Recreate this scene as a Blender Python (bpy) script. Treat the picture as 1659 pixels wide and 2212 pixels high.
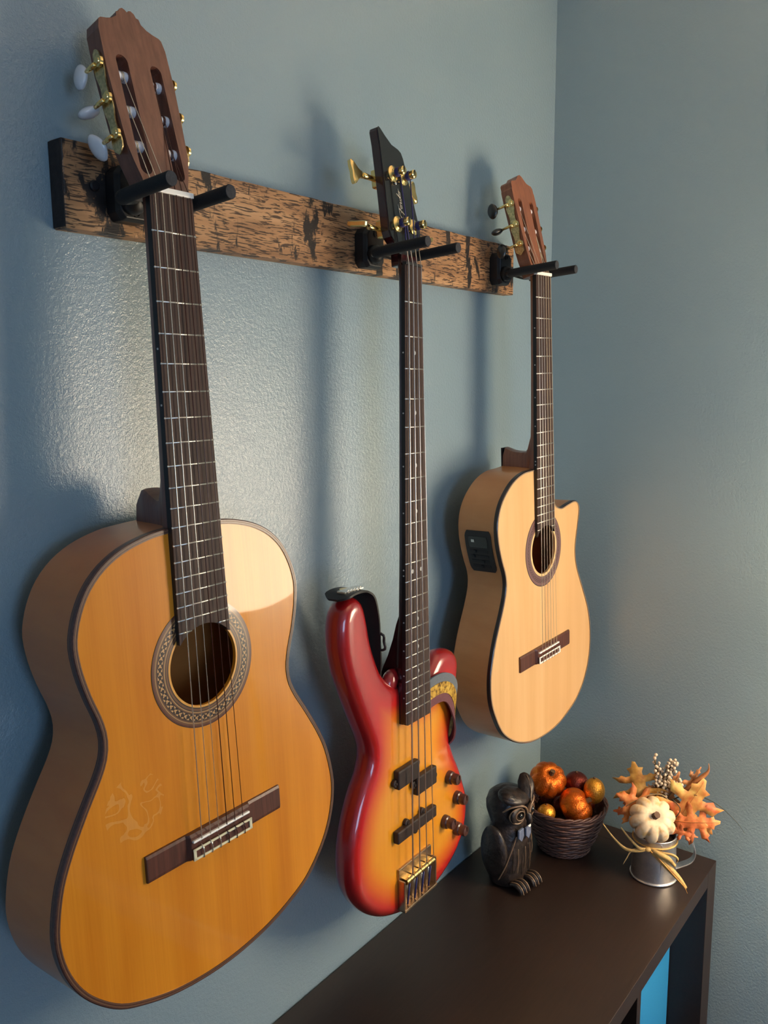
import bpy, math, random
from mathutils import Vector, Matrix, geometry, noise
random.seed(7)
PI = math.pi
sc = bpy.context.scene
COL = sc.collection
for o in list(bpy.data.objects): bpy.data.objects.remove(o)

# ------------------------------------------------------------------ camera
def euler(yaw, pitch, roll):
    return Matrix.Rotation(yaw, 3, 'Z') @ Matrix.Rotation(pitch, 3, 'X') @ Matrix.Rotation(roll, 3, 'Y')
CAMPOS = Vector((-1.58970587, -0.79278955, 1.70755582))
cd = bpy.data.cameras.new('camera'); cam = bpy.data.objects.new('camera', cd); COL.objects.link(cam)
R = Matrix(((0.6087, 0.78288, 0.12877), (-0.79336, 0.60219, 0.08913), (-0.00777, -0.15642, 0.98766)))
rt, fw, up = R.col[0].copy(), R.col[1].copy(), R.col[2].copy()
cm = Matrix.Identity(4)
for i in range(3):
    cm[i][0] = rt[i]; cm[i][1] = up[i]; cm[i][2] = -fw[i]; cm[i][3] = CAMPOS[i]
cam.matrix_world = cm
cd.sensor_width = 36; cd.lens = 1810.076 / 2212 * 36; cd.clip_start = 0.02
sc.camera = cam

# ------------------------------------------------------------------ world, exposure, cool fill
sc.view_settings.view_transform = 'Standard'; sc.view_settings.look = 'None'
sc.view_settings.gamma = 1; sc.view_settings.use_curve_mapping = False
sc.view_settings.exposure = 0.32
w = bpy.data.worlds.new('world'); sc.world = w; w.use_nodes = True
w.node_tree.nodes['Background'].inputs[0].default_value = (0.45, 0.62, 0.9, 1)
w.node_tree.nodes['Background'].inputs[1].default_value = 0.6
def area(name, loc, target, size, sizey, power, color):
    l = bpy.data.lights.new(name, 'AREA'); l.shape = 'RECTANGLE'; l.size = size; l.size_y = sizey
    l.energy = power; l.color = color
    o = bpy.data.objects.new(name, l); COL.objects.link(o); o.location = loc
    o.rotation_euler = (Vector(target) - Vector(loc)).to_track_quat('-Z', 'Y').to_euler()
    return o
# cool fill light, added just inside an unseen window behind the camera
area('cool_fill', (-2.3, -3.50, 1.5), (-2.0, 0, 1.3), 1.1, 1.2, 24, (0.42, 0.66, 1.0))
LAMP = Vector((-0.195, -0.96, 0))          # the floor lamp beside the right wall (just out of frame)
LAMP_Z0, LAMP_Z1 = 1.27, 1.60
SHADE_E, BULB_W = 16.0, 24.0
WARM = (1.0, 0.80, 0.58)

# ------------------------------------------------------------------ helpers
def tag(o, label=None, cat=None, group=None, kind=None):
    if label: o['label'] = label
    if cat: o['category'] = cat
    if group: o['group'] = group
    if kind: o['kind'] = kind
    return o
def empty(name, loc=(0, 0, 0), label=None, cat=None, group=None, rotz=0, mat3=None):
    o = bpy.data.objects.new(name, None); COL.objects.link(o); o.location = loc
    o.empty_display_size = 0.05
    if mat3 is not None: o.rotation_euler = mat3.to_euler()
    else: o.rotation_euler = (0, 0, rotz)
    return tag(o, label, cat, group)
def obj(name, vf, m, parent=None, smooth=True, bevel=0, seg=2, label=None, kind=None):
    v, f = vf
    me = bpy.data.meshes.new(name); me.from_pydata([tuple(a) for a in v], [], f); me.update()
    if smooth:
        me.polygons.foreach_set('use_smooth', [True] * len(me.polygons))
        if smooth == 'auto':
            try: me.set_sharp_from_angle(angle=math.radians(35))
            except Exception: pass
    me.materials.append(m)
    o = bpy.data.objects.new(name, me); COL.objects.link(o); o.parent = parent
    if bevel:
        b = o.modifiers.new('b', 'BEVEL'); b.width = bevel; b.segments = seg; b.limit_method = 'ANGLE'; b.angle_limit = 0.6
        b.harden_normals = False
    if label: o['label'] = label
    if kind: o['kind'] = kind
    return o
def join(*parts):
    V, F = [], []
    for v, f in parts:
        n = len(V); V += list(v); F += [tuple(i + n for i in q) for q in f]
    return V, F
def box(c, s):
    x, y, z = c; a, b, d = s[0] / 2, s[1] / 2, s[2] / 2
    v = [(x - a, y - b, z - d), (x + a, y - b, z - d), (x + a, y + b, z - d), (x - a, y + b, z - d),
         (x - a, y - b, z + d), (x + a, y - b, z + d), (x + a, y + b, z + d), (x - a, y + b, z + d)]
    return v, [(0, 3, 2, 1), (4, 5, 6, 7), (0, 1, 5, 4), (1, 2, 6, 5), (2, 3, 7, 6), (3, 0, 4, 7)]
def xf(vf, T):
    return [T(*p) for p in vf[0]], vf[1]
def mv(vf, M4):
    return [tuple(M4 @ Vector(p)) for p in vf[0]], vf[1]
def frames(pts, closed):
    n = len(pts); P = [Vector(p) for p in pts]; out = []
    t0 = (P[1] - P[0]).normalized()
    a = Vector((0, 0, 1)) if abs(t0.z) < .9 else Vector((1, 0, 0))
    u = (a - t0 * a.dot(t0)).normalized()
    for i in range(n):
        if closed: t = P[(i + 1) % n] - P[i - 1]
        else: t = P[min(i + 1, n - 1)] - P[max(i - 1, 0)]
        t.normalize(); u = (u - t * u.dot(t)).normalized()
        out.append((P[i], u, t.cross(u)))
    return out
def tube(pts, r, n=8, closed=False, sx=1.0):
    fr = frames(pts, closed); V, F = [], []
    for i, (p, u, v) in enumerate(fr):
        rr = r[i] if isinstance(r, (list, tuple)) else r
        for k in range(n):
            a = 2 * PI * k / n
            V.append(tuple(p + u * math.cos(a) * rr * sx + v * math.sin(a) * rr))
    m = len(fr)
    for i in range(m if closed else m - 1):
        j = (i + 1) % m
        for k in range(n):
            l = (k + 1) % n
            F.append((i * n + k, i * n + l, j * n + l, j * n + k))
    if not closed:
        F.append(tuple(range(n))[::-1]); F.append(tuple((m - 1) * n + k for k in range(n)))
    return V, F
def cyl(a, b, r, n=14): return tube([a, b], r, n)
def lathe(prof, n=24, c=(0, 0, 0), axis='z', sx=1, sy=1):
    V, F = [], []
    for r, h in prof:
        for k in range(n):
            a = 2 * PI * k / n; p = (r * math.cos(a) * sx, r * math.sin(a) * sy, h)
            if axis == 'y': p = (p[0], p[2], p[1])
            if axis == 'x': p = (p[2], p[0], p[1])
            V.append((p[0] + c[0], p[1] + c[1], p[2] + c[2]))
    for i in range(len(prof) - 1):
        for k in range(n):
            l = (k + 1) % n; F.append((i * n + k, i * n + l, (i + 1) * n + l, (i + 1) * n + k))
    if prof[0][0] > 1e-6: F.append(tuple(range(n))[::-1])
    if prof[-1][0] > 1e-6: F.append(tuple((len(prof) - 1) * n + k for k in range(n)))
    return V, F
def ell(c, r, nu=12, nv=8):
    pr = [(max(1e-7, math.sin(PI * i / nv)), -math.cos(PI * i / nv)) for i in range(nv + 1)]
    v, f = lathe(pr, nu)
    return [(c[0] + x * r[0], c[1] + y * r[1], c[2] + z * r[2]) for x, y, z in v], f
def torus(c, R_, r, axis='z', n=28, m=8, a0=0, a1=2 * PI):
    pts = []; closed = abs(a1 - a0 - 2 * PI) < 1e-6
    for k in range(n + (0 if closed else 1)):
        a = a0 + (a1 - a0) * k / n
        p = {'z': (R_ * math.cos(a), R_ * math.sin(a), 0), 'y': (R_ * math.cos(a), 0, R_ * math.sin(a)), 'x': (0, R_ * math.cos(a), R_ * math.sin(a))}[axis]
        pts.append((p[0] + c[0], p[1] + c[1], p[2] + c[2]))
    return tube(pts, r, m, closed)
def catmull(P, per=6, closed=True):
    n = len(P); out = []
    for i in range(n if closed else n - 1):
        g = lambda k: P[k % n] if closed else P[max(0, min(n - 1, k))]
        p0, p1, p2, p3 = g(i - 1), g(i), g(i + 1), g(i + 2)
        for s in range(per):
            t = s / per
            out.append(tuple(.5 * (2 * b + (c - a) * t + (2 * a - 5 * b + 4 * c - d) * t * t + (-a + 3 * b - 3 * c + d) * t ** 3) for a, b, c, d in zip(p0, p1, p2, p3)))
    if not closed: out.append(tuple(P[-1]))
    return out
def resample(P, n, closed=True):
    Q = list(P) + ([P[0]] if closed else [])
    L = [0]
    for a, b in zip(Q, Q[1:]): L.append(L[-1] + math.dist(a, b))
    out = []; j = 0
    m = n if closed else n - 1
    for i in range(n):
        s = L[-1] * i / m
        while j < len(L) - 2 and L[j + 1] < s: j += 1
        t = (s - L[j]) / max(1e-12, L[j + 1] - L[j])
        out.append(tuple(a + (b - a) * t for a, b in zip(Q[j], Q[j + 1])))
    return out
def sarea(P): return .5 * sum(P[i - 1][0] * P[i][1] - P[i][0] * P[i - 1][1] for i in range(len(P)))
def offs(P, d):                         # P counter-clockwise; positive d moves outwards
    n = len(P); out = []
    for i in range(n):
        a, b = P[i - 1], P[(i + 1) % n]
        tx, ty = b[0] - a[0], b[1] - a[1]; l = math.hypot(tx, ty) or 1
        out.append((P[i][0] + ty / l * d, P[i][1] - tx / l * d))
    return out
def ccw(P): return P if sarea(P) > 0 else P[::-1]
def prism(out, holes, d0, d1, T=lambda x, d, h: (x, d, h)):
    """polygon in (x,h), extruded along depth d0..d1"""
    loops = [list(out)] + [list(h) for h in holes]
    flat = [p for l in loops for p in l]
    tri = geometry.tessellate_polygon([[Vector((p[0], p[1], 0)) for p in l] for l in loops])
    n = len(flat); V = [T(p[0], d0, p[1]) for p in flat] + [T(p[0], d1, p[1]) for p in flat]
    F = [tuple(t) for t in tri] + [tuple(i + n for i in t[::-1]) for t in tri]
    s = 0
    for l in loops:
        m = len(l)
        for i in range(m):
            a, b = s + i, s + (i + 1) % m; F.append((a, b, b + n, a + n))
        s += m
    V, F = V, F
    me = bpy.data.meshes.new('tmp'); me.from_pydata(V, [], F)
    import bmesh
    bm = bmesh.new(); bm.from_mesh(me); bmesh.ops.recalc_face_normals(bm, faces=bm.faces)
    V = [tuple(v.co) for v in bm.verts]; F = [tuple(v.index for v in f.verts) for f in bm.faces]
    bm.free(); bpy.data.meshes.remove(me)
    return V, F
def rings(loops, T3, cap0=False, cap1=False, closed=True):
    """loops: list of equal-length point lists"""
    n = len(loops[0]); V = []; F = []
    for L in loops: V += [T3(*p) for p in L]
    for i in range(len(loops) - 1):
        for k in range(n if closed else n - 1):
            l = (k + 1) % n; F.append((i * n + k, i * n + l, (i + 1) * n + l, (i + 1) * n + k))
    if cap0: F.append(tuple(range(n))[::-1])
    if cap1: F.append(tuple((len(loops) - 1) * n + k for k in range(n)))
    return V, F
ID3 = lambda *p: tuple(p)
def ribbon(pts, wid, th, T=None):
    """pts: centre line, wid: width vector per point, th thickness"""
    n = len(pts); V = []; F = []
    P = [Vector(p) for p in pts]
    for i in range(n):
        t = (P[min(i + 1, n - 1)] - P[max(0, i - 1)]).normalized(); w_ = Vector(wid[i]); nn = t.cross(w_).normalized() * th / 2
        for a, b in ((-1, -1), (1, -1), (1, 1), (-1, 1)): V.append(tuple(P[i] + w_ * a * .5 + nn * b))
    for i in range(n - 1):
        for k in range(4):
            l = (k + 1) % 4; F.append((i * 4 + k, i * 4 + l, i * 4 + 4 + l, i * 4 + 4 + k))
    F.append((3, 2, 1, 0)); F.append(tuple((n - 1) * 4 + k for k in range(4)))
    return V, F

# ------------------------------------------------------------------ materials
def s2l(c): return tuple((x / 12.92 if x <= .04045 else ((x + .055) / 1.055) ** 2.4) for x in c)
def rgb(r, g, b): return s2l((r / 255, g / 255, b / 255)) + (1,)
class NM:
    def __init__(s, name):
        s.m = bpy.data.materials.new(name); s.m.use_nodes = True; s.t = s.m.node_tree; s.b = s.t.nodes['Principled BSDF']
    def n(s, typ, ins=None, **kw):
        d = s.t.nodes.new(typ)
        for k, v in kw.items(): setattr(d, k, v)
        for k, v in (ins or {}).items():
            if isinstance(v, bpy.types.NodeSocket): s.t.links.new(v, d.inputs[k])
            else: d.inputs[k].default_value = v
        return d
    def math(s, op, a, b=0.0, c=None):
        d = s.n('ShaderNodeMath', operation=op)
        for i, v in enumerate((a, b) if c is None else (a, b, c)):
            if isinstance(v, bpy.types.NodeSocket): s.t.links.new(v, d.inputs[i])
            else: d.inputs[i].default_value = v
        return d.outputs[0]
    def co(s, scale=(1, 1, 1), loc=(0, 0, 0)):
        tc = s.n('ShaderNodeTexCoord'); mp = s.n('ShaderNodeMapping', {'Vector': tc.outputs['Object'], 'Scale': scale, 'Location': loc}); return mp.outputs[0]
    def sep(s):
        tc = s.n('ShaderNodeTexCoord'); d = s.n('ShaderNodeSeparateXYZ', {0: tc.outputs['Object']}); return d.outputs
    def noise(s, scale, vec, detail=3, rough=.5, dist=0):
        return s.n('ShaderNodeTexNoise', {'Scale': scale, 'Vector': vec, 'Detail': detail, 'Roughness': rough, 'Distortion': dist}).outputs['Fac']
    def ramp(s, fac, stops, interp='LINEAR'):
        d = s.n('ShaderNodeValToRGB', {'Fac': fac}); e = d.color_ramp; e.interpolation = interp
        while len(e.elements) < len(stops): e.elements.new(.5)
        for el, (p, c) in zip(e.elements, stops): el.position = p; el.color = c
        return d.outputs[0]
    def mix(s, fac, a, b, mode='MIX'):
        d = s.n('ShaderNodeMix', data_type='RGBA', blend_type=mode)
        for k, v in ((0, fac), (6, a), (7, b)):
            if isinstance(v, bpy.types.NodeSocket): s.t.links.new(v, d.inputs[k])
            else: d.inputs[k].default_value = v
        return d.outputs[2]
    def set(s, **kw):
        for k, v in kw.items():
            k = k.replace('_', ' ')
            if isinstance(v, bpy.types.NodeSocket): s.t.links.new(v, s.b.inputs[k])
            else: s.b.inputs[k].default_value = v
        return s
    def bump(s, h, strength=.3, dist=.001):
        d = s.n('ShaderNodeBump', {'Height': h, 'Strength': strength, 'Distance': dist}); s.t.links.new(d.outputs[0], s.b.inputs['Normal']); return s
def plain(name, col, rough=.5, metal=0.0, var=.12, scale=40, bump=0.0, coat=0.0, bd=.0005):
    k = NM(name); v = k.co(); f = k.noise(scale, v, 4)
    dark = tuple(c * (1 - var) for c in col[:3]) + (1,); lite = tuple(min(1, c * (1 + var)) for c in col[:3]) + (1,)
    k.set(Base_Color=k.ramp(f, [(.3, dark), (.7, lite)]), Roughness=rough, Metallic=metal, Coat_Weight=coat, Coat_Roughness=.08)
    if bump: k.bump(f, bump, bd)
    return k.m
def wood(name, c1, c2, scale=(60, 60, 3), rough=.3, coat=0.0, fine=True, bump=.05, blotch=.25, coatr=.05):
    k = NM(name); v = k.co(scale)
    f = k.noise(1.0, v, 5, .6, .4)
    col = k.ramp(f, [(.28, c1), (.72, c2)])
    b = k.noise(6, k.co((1, 1, .7)), 3)
    col = k.mix(k.math('MULTIPLY', b, blotch), col, c1)
    k.set(Base_Color=col, Roughness=rough, Coat_Weight=coat, Coat_Roughness=coatr)
    if bump: k.bump(f, bump, .0004)
    return k.m
# wall paint: teal grey semi gloss paint with orange-peel relief
k = NM('wall_paint'); v = k.co()
n1 = k.noise(620, v, 2, .6); n2 = k.noise(210, v, 2, .5)
sp = k.n('ShaderNodeTexVoronoi', {'Scale': 75.0, 'Vector': v}); drop = k.math('LESS_THAN', sp.outputs['Distance'], .16)
sel = k.math('GREATER_THAN', k.n('ShaderNodeSeparateColor', {0: sp.outputs['Color']}).outputs[0], .72)
drop = k.math('MULTIPLY', drop, sel)
h = k.math('ADD', k.math('ADD', k.math('MULTIPLY', n1, .6), k.math('MULTIPLY', n2, .9)), k.math('MULTIPLY', drop, .5))
big = k.noise(2.5, v, 2)
k.set(Base_Color=k.ramp(big, [(.3, rgb(130, 152, 163)), (.7, rgb(136, 158, 168))]), Roughness=.25, Specular_IOR_Level=1.0)
k.bump(h, .55, .0015); WALL = k.m
CEIL = plain('ceiling_paint', rgb(225, 222, 214), .8, var=.02)
FLOORM = wood('floor_wood', rgb(96, 66, 44), rgb(128, 92, 62), (3, 30, 3), .4)
TRIM = plain('trim_paint', rgb(228, 226, 220), .4, var=.02)
# charred oak barrel stave
k = NM('charred_oak'); v = k.co((52, 40, 580))
d1 = k.noise(1.0, k.n('ShaderNodeVectorMath', {0: v, 1: k.n('ShaderNodeVectorMath', {0: k.n('ShaderNodeTexNoise', {'Scale': 22.0, 'Vector': k.co()}).outputs['Color'], 1: (1.5, 1.5, 3.0)}, operation='MULTIPLY').outputs[0]}, operation='ADD').outputs[0], 2, .5, .3)
tc = k.co((15, 5, 6)); pat = k.noise(1.9, tc, 6, .66, .5); gr = k.noise(1, k.co((6, 20, 60)), 4)
base = k.ramp(gr, [(.25, rgb(120, 84, 56)), (.55, rgb(172, 130, 90)), (.8, rgb(194, 156, 116))])
dk = k.ramp(d1, [(.43, (1, 1, 1, 1)), (.47, (0, 0, 0, 1))])
col = k.mix(k.math('MULTIPLY', dk, .9), base, rgb(48, 33, 26))
edge = k.sep()
sx = k.math('ABSOLUTE', k.math('ADD', edge[0], .0))
endb = k.math('MULTIPLY', k.math('GREATER_THAN', sx, .0), k.math('MULTIPLY', k.math('SUBTRACT', sx, .30), .22))
burn = k.ramp(k.math('ADD', pat, k.math('MAXIMUM', endb, 0.0)), [(.545, (0, 0, 0, 1)), (.585, (1, 1, 1, 1))])
col = k.mix(burn, col, rgb(34, 29, 28))
k.set(Base_Color=col, Roughness=.55); k.bump(k.math('SUBTRACT', gr, k.math('MULTIPLY', dk, .8)), .5, .0012); OAK = k.m
CHAR = plain('charred_end', rgb(40, 34, 33), .8, var=.3, scale=120, bump=.5, bd=.002)
BLACKPL = plain('black_plastic', rgb(26, 26, 29), .45, var=.1)
FOAM = plain('black_foam', rgb(20, 21, 24), .8, var=.25, scale=500, bump=.3)
FOAMEND = plain('foam_end', rgb(48, 50, 55), .9, var=.2, scale=500)
def spruce(name, c1, c2, rough, coat, coatr=.04, split=0.0, marks=False):
    k = NM(name); v = k.co((420, 1, 5)); f = k.noise(1, v, 3, .6, .15)
    g2 = k.noise(1, k.co((26, 1, 1.6)), 4, .55, .3); g3 = k.noise(7, k.co((1, 1, .6)), 3)
    col = k.ramp(k.math('ADD', k.math('MULTIPLY', f, .22), k.math('MULTIPLY', g2, .78)), [(.3, c1), (.7, c2)])
    col = k.mix(k.math('MULTIPLY', g3, .3), col, c1)
    if split:
        s = k.math('GREATER_THAN', k.sep()[0], 0.0); col = k.mix(k.math('MULTIPLY', s, split), col, c1)
    if marks:   # pale scratches left of the bridge
        e = k.sep(); dx = k.math('ADD', e[0], .098); dz = k.math('ADD', e[2], .592)
        r = k.math('SQRT', k.math('ADD', k.math('MULTIPLY', dx, dx), k.math('MULTIPLY', dz, dz)))
        wv = k.noise(30, k.co(), 1.5, .5, 1.2); line = k.math('LESS_THAN', k.math('ABSOLUTE', k.math('SUBTRACT', wv, .5)), .03)
        mk = k.math('MULTIPLY', line, k.math('LESS_THAN', r, .034)); col = k.mix(k.math('MULTIPLY', mk, .15), col, rgb(240, 205, 140))
    k.set(Base_Color=col, Roughness=rough, Coat_Weight=coat, Coat_Roughness=coatr, Specular_IOR_Level=.2)
    k.bump(f, .02, .0003); return k.m
SPR1 = spruce('aged_spruce', rgb(198, 116, 22), rgb(232, 152, 42), .4, .6, .04, marks=True)
SPR3 = spruce('pale_spruce', rgb(212, 164, 108), rgb(232, 190, 136), .38, .35, .3, split=.35)
SIDE1 = wood('honey_side_wood', rgb(180, 108, 52), rgb(198, 128, 66), (8, 8, 30), .35, .4, bump=0)
SIDE3 = wood('maple_side_wood', rgb(190, 126, 72), rgb(208, 146, 90), (8, 8, 30), .38, .3, bump=0)
INNER = wood('inner_wood', rgb(170, 140, 104), rgb(190, 160, 122), (30, 30, 4), .8, bump=0)
ROSEW = wood('rosewood', rgb(62, 33, 25), rgb(106, 60, 45), (220, 60, 8), .42, .1, bump=.1)
EBONY = wood('dark_fingerboard_wood', rgb(46, 34, 30), rgb(88, 66, 58), (330, 60, 10), .62, 0, bump=.12); EBONY.node_tree.nodes['Principled BSDF'].inputs['Specular IOR Level'].default_value = .3
EBSIDE = plain('fingerboard_edge', rgb(26, 22, 22), .4)
CEDAR = wood('cedar_neck', rgb(96, 56, 43), rgb(126, 80, 62), (180, 180, 6), .4, .2, bump=.04)
CEDAR3 = wood('mahogany_neck', rgb(124, 72, 48), rgb(156, 98, 66), (180, 180, 6), .38, .25, bump=.04)
CRIMSON = wood('dark_red_neck', rgb(44, 12, 14), rgb(66, 20, 20), (120, 120, 6), .25, .7, bump=0)
BIND = wood('rosewood_binding', rgb(66, 40, 34), rgb(98, 62, 50), (300, 300, 300), .4, .3, bump=0)
BINDK = plain('black_binding', rgb(44, 30, 26), .35, coat=.3)
PURF = plain('pale_purfling', rgb(122, 90, 64), .4, var=.05)
PURFW = plain('maple_purfling', rgb(206, 186, 150), .4, var=.05)
BONE = plain('bone', rgb(250, 247, 238), .3, var=.04)
IVOROID = plain('ivoroid', rgb(228, 220, 184), .35, var=.05)
PEARL = plain('pearloid', rgb(214, 216, 222), .25, var=.06, coat=.5)
ROLLER = plain('white_roller', rgb(222, 224, 230), .3, var=.04)
GOLD = plain('gold_metal', (1.0, .70, .28, 1), .22, 1.0, var=.08)
BRASS = plain('aged_brass', (.62, .50, .26, 1), .3, 1.0, var=.35, scale=300, bump=.5)
BRONZE = plain('bronze_bridge', (.52, .38, .26, 1), .32, 1.0, var=.15)
STEEL = plain('steel', (.78, .76, .72, 1), .25, 1.0, var=.05)
NICKEL = plain('fret_wire', (.92, .88, .80, 1), .3, .9, var=.03)
WOUND = plain('wound_string', (.80, .74, .62, 1), .3, .9, var=.1, scale=900)
NYLON = plain('dark_nylon_string', rgb(70, 34, 26), .2, var=.05)
CLEARN = plain('pale_nylon_string', rgb(206, 190, 160), .25, var=.05)
BASSSTR = plain('bass_string', (.62, .55, .50, 1), .3, .9, var=.1, scale=900)
WRAPBLUE = plain('blue_string_silk', rgb(44, 42, 96), .6, var=.2, scale=600)
GLOSSBLK = plain('gloss_black_lacquer', rgb(24, 24, 22), .2, var=.05, coat=.6)
PICKUP = plain('pickup_cover', rgb(46, 34, 30), .5, var=.1)
KNOB = plain('brown_knob_wood', rgb(78, 46, 38), .3, var=.2, coat=.5)
LEATHER = plain('black_leather', rgb(24, 22, 22), .5, var=.2, scale=200, bump=.3)
STRGREY = plain('grey_webbing', rgb(104, 110, 116), .8, var=.1, scale=600, bump=.3)
STRGOLD = NM('gold_brocade'); _v = STRGOLD.co(); _f = STRGOLD.noise(150, _v, 4, .6)
STRGOLD.set(Base_Color=STRGOLD.ramp(_f, [(.36, rgb(96, 66, 20)), (.5, rgb(196, 150, 52)), (.66, rgb(222, 184, 84))]), Roughness=.5, Metallic=.25); STRGOLD.bump(_f, .4, .0006); STRGOLD = STRGOLD.m
STRMAR = plain('maroon_webbing', rgb(112, 66, 70), .8, var=.12, scale=500, bump=.3)
EBROWN = wood('black_brown_veneer', rgb(31, 22, 18), rgb(43, 30, 25), (14, 200, 200), .42, 0, bump=.03)
BLUEBOX = plain('blue_fabric', rgb(24, 128, 186), .8, var=.06, scale=400, bump=.2)
INLAY = plain('pearl_dot', rgb(190, 190, 186), .35)
ESPR = plain('dark_plastic_panel', rgb(38, 34, 34), .4)

# rosette (concentric bands + mosaic), polar coordinates about the sound hole
def rosette(name, z0, r0, r1, bands, moz, dark, light):
    k = NM(name); e = k.sep(); dz = k.math('SUBTRACT', e[2], z0)
    r = k.math('SQRT', k.math('ADD', k.math('MULTIPLY', e[0], e[0]), k.math('MULTIPLY', dz, dz)))
    t = k.math('DIVIDE', k.math('SUBTRACT', r, r0), r1 - r0)
    a = k.math('ARCTAN2', dz, e[0])
    base = k.ramp(t, bands, 'CONSTANT')
    m0, m1, na = moz
    u = k.math('MULTIPLY', a, na); vv = k.math('MULTIPLY', k.math('DIVIDE', k.math('SUBTRACT', t, m0), m1 - m0), 2 * PI)
    c = k.math('MULTIPLY', k.math('COSINE', u), k.math('COSINE', vv))
    c2 = k.math('MULTIPLY', k.math('SINE', k.math('MULTIPLY', u, 2)), k.math('SINE', k.math('MULTIPLY', vv, 1.5)))
    mo = k.math('GREATER_THAN', k.math('ADD', c, k.math('MULTIPLY', c2, .6)), .12)
    mcol = k.mix(mo, dark, light)
    ins = k.math('MULTIPLY', k.math('GREATER_THAN', t, m0), k.math('LESS_THAN', t, m1))
    k.set(Base_Color=k.mix(ins, base, mcol), Roughness=.3, Coat_Weight=.8, Coat_Roughness=.06); return k.m
D_, L_, B_, R_ = rgb(44, 26, 20), rgb(178, 136, 84), rgb(112, 74, 46), rgb(96, 48, 32)
ROS1 = rosette('rosette_inlay', -.473, .0445, .0675,
    [(0, rgb(226, 160, 66)), (.09, D_), (.14, B_), (.24, D_), (.28, L_), (.33, B_), (.38, D_), (.42, L_), (.68, D_), (.72, B_), (.78, L_), (.82, B_), (.9, R_), (.97, D_)], (.42, .68, 46), D_, rgb(196, 150, 96))
ROS3 = rosette('rosette_inlay_plum', -.472, .0445, .0675,
    [(0, rgb(238, 198, 138)), (.2, D_), (.24, rgb(126, 92, 88)), (.40, D_), (.44, rgb(140, 104, 98)), (.66, D_), (.70, rgb(126, 92, 88)), (.92, D_)], (.47, .64, 60), rgb(56, 30, 34), rgb(136, 100, 94))

# ------------------------------------------------------------------ the room
def struct(name, vf, m, **kw):
    o = obj(name, vf, m, smooth=False, **kw); o['kind'] = 'structure'; return o
struct('wall_back', box((-1.7, .05, 1.25), (3.4, .1, 2.5)), WALL)
struct('wall_right', box((.05, -1.75, 1.25), (.1, 3.7, 2.5)), WALL)
struct('wall_front', join(box((-3.2, -3.65, 1.25), (.6, .1, 2.5)), box((-.85, -3.65, 1.25), (1.7, .1, 2.5)), box((-2.3, -3.65, .425), (1.2, .1, .85)), box((-2.3, -3.65, 2.325), (1.2, .1, .35))), WALL)
struct('wall_left', box((-3.45, -1.75, 1.25), (.1, 3.7, 2.5)), WALL)
struct('floor', box((-1.7, -1.75, -.05), (3.6, 3.9, .1)), FLOORM)
struct('ceiling', box((-1.7, -1.75, 2.55), (3.6, 3.9, .1)), CEIL)
wn = struct('fill_window', join(box((-2.87, -3.64, 1.5), (.06, .06, 1.3)), box((-1.73, -3.64, 1.5), (.06, .06, 1.3)), box((-2.3, -3.64, .88), (1.2, .06, .06)), box((-2.3, -3.64, 2.12), (1.2, .06, .06)), box((-2.3, -3.64, 1.5), (1.2, .05, .04))), TRIM)  # unseen window, placed to go with the added cool fill light
k = NM('window_glass'); k.set(Base_Color=(1, 1, 1, 1), Roughness=.02, Transmission_Weight=1.0, IOR=1.02)
obj('pane', box((-2.3, -3.655, 1.5), (1.14, .006, 1.24)), k.m, wn, smooth=False)
struct('baseboard_back', box((-1.7, -.007, .05), (3.36, .014, .1)), TRIM)
struct('baseboard_right', box((-.007, -1.8, .05), (.014, 3.5, .1)), TRIM)

# floor lamp with drum shade (outside the frame, it lights the scene)
lamp = empty('floor_lamp', LAMP, 'floor lamp with a round fabric drum shade beside the right wall', 'lamp')
obj('base', lathe([(.13, 0), (.13, .012), (.12, .02), (.015, .025)], 32), BLACKPL, lamp, 'auto')
obj('pole', cyl((0, 0, .02), (0, 0, LAMP_Z0 + .08), .011), BLACKPL, lamp, 'auto')
k = NM('lit_fabric_shade'); k.set(Base_Color=(.8, .68, .5, 1), Roughness=.9, Emission_Color=WARM + (1,), Emission_Strength=SHADE_E)
SHR0, SHR1 = .180, .155
sh = lathe([(SHR0, LAMP_Z0), (SHR1, LAMP_Z1), (SHR1 - .003, LAMP_Z1), (SHR0 - .003, LAMP_Z0), (SHR0, LAMP_Z0)], 40)
sh = (sh[0], [f for f in sh[1] if len(f) == 4])
obj('lamp_shade', sh, k.m, lamp)
obj('shade_spider', join(*[cyl((0, 0, LAMP_Z1 - .03), (math.cos(a) * (SHR1 - .002), math.sin(a) * (SHR1 - .002), LAMP_Z1 - .01), .002, 6) for a in (0, 2.09, 4.19)], cyl((0, 0, LAMP_Z0 + .08), (0, 0, LAMP_Z1 - .02), .004, 8)), STEEL, lamp)
bl = bpy.data.lights.new('bulb', 'POINT'); bl.energy = BULB_W; bl.color = WARM; bl.shadow_soft_size = .035
bo = bpy.data.objects.new('bulb', bl); COL.objects.link(bo); bo.parent = lamp; bo.location = (0, .05, LAMP_Z0 + .15)

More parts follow.
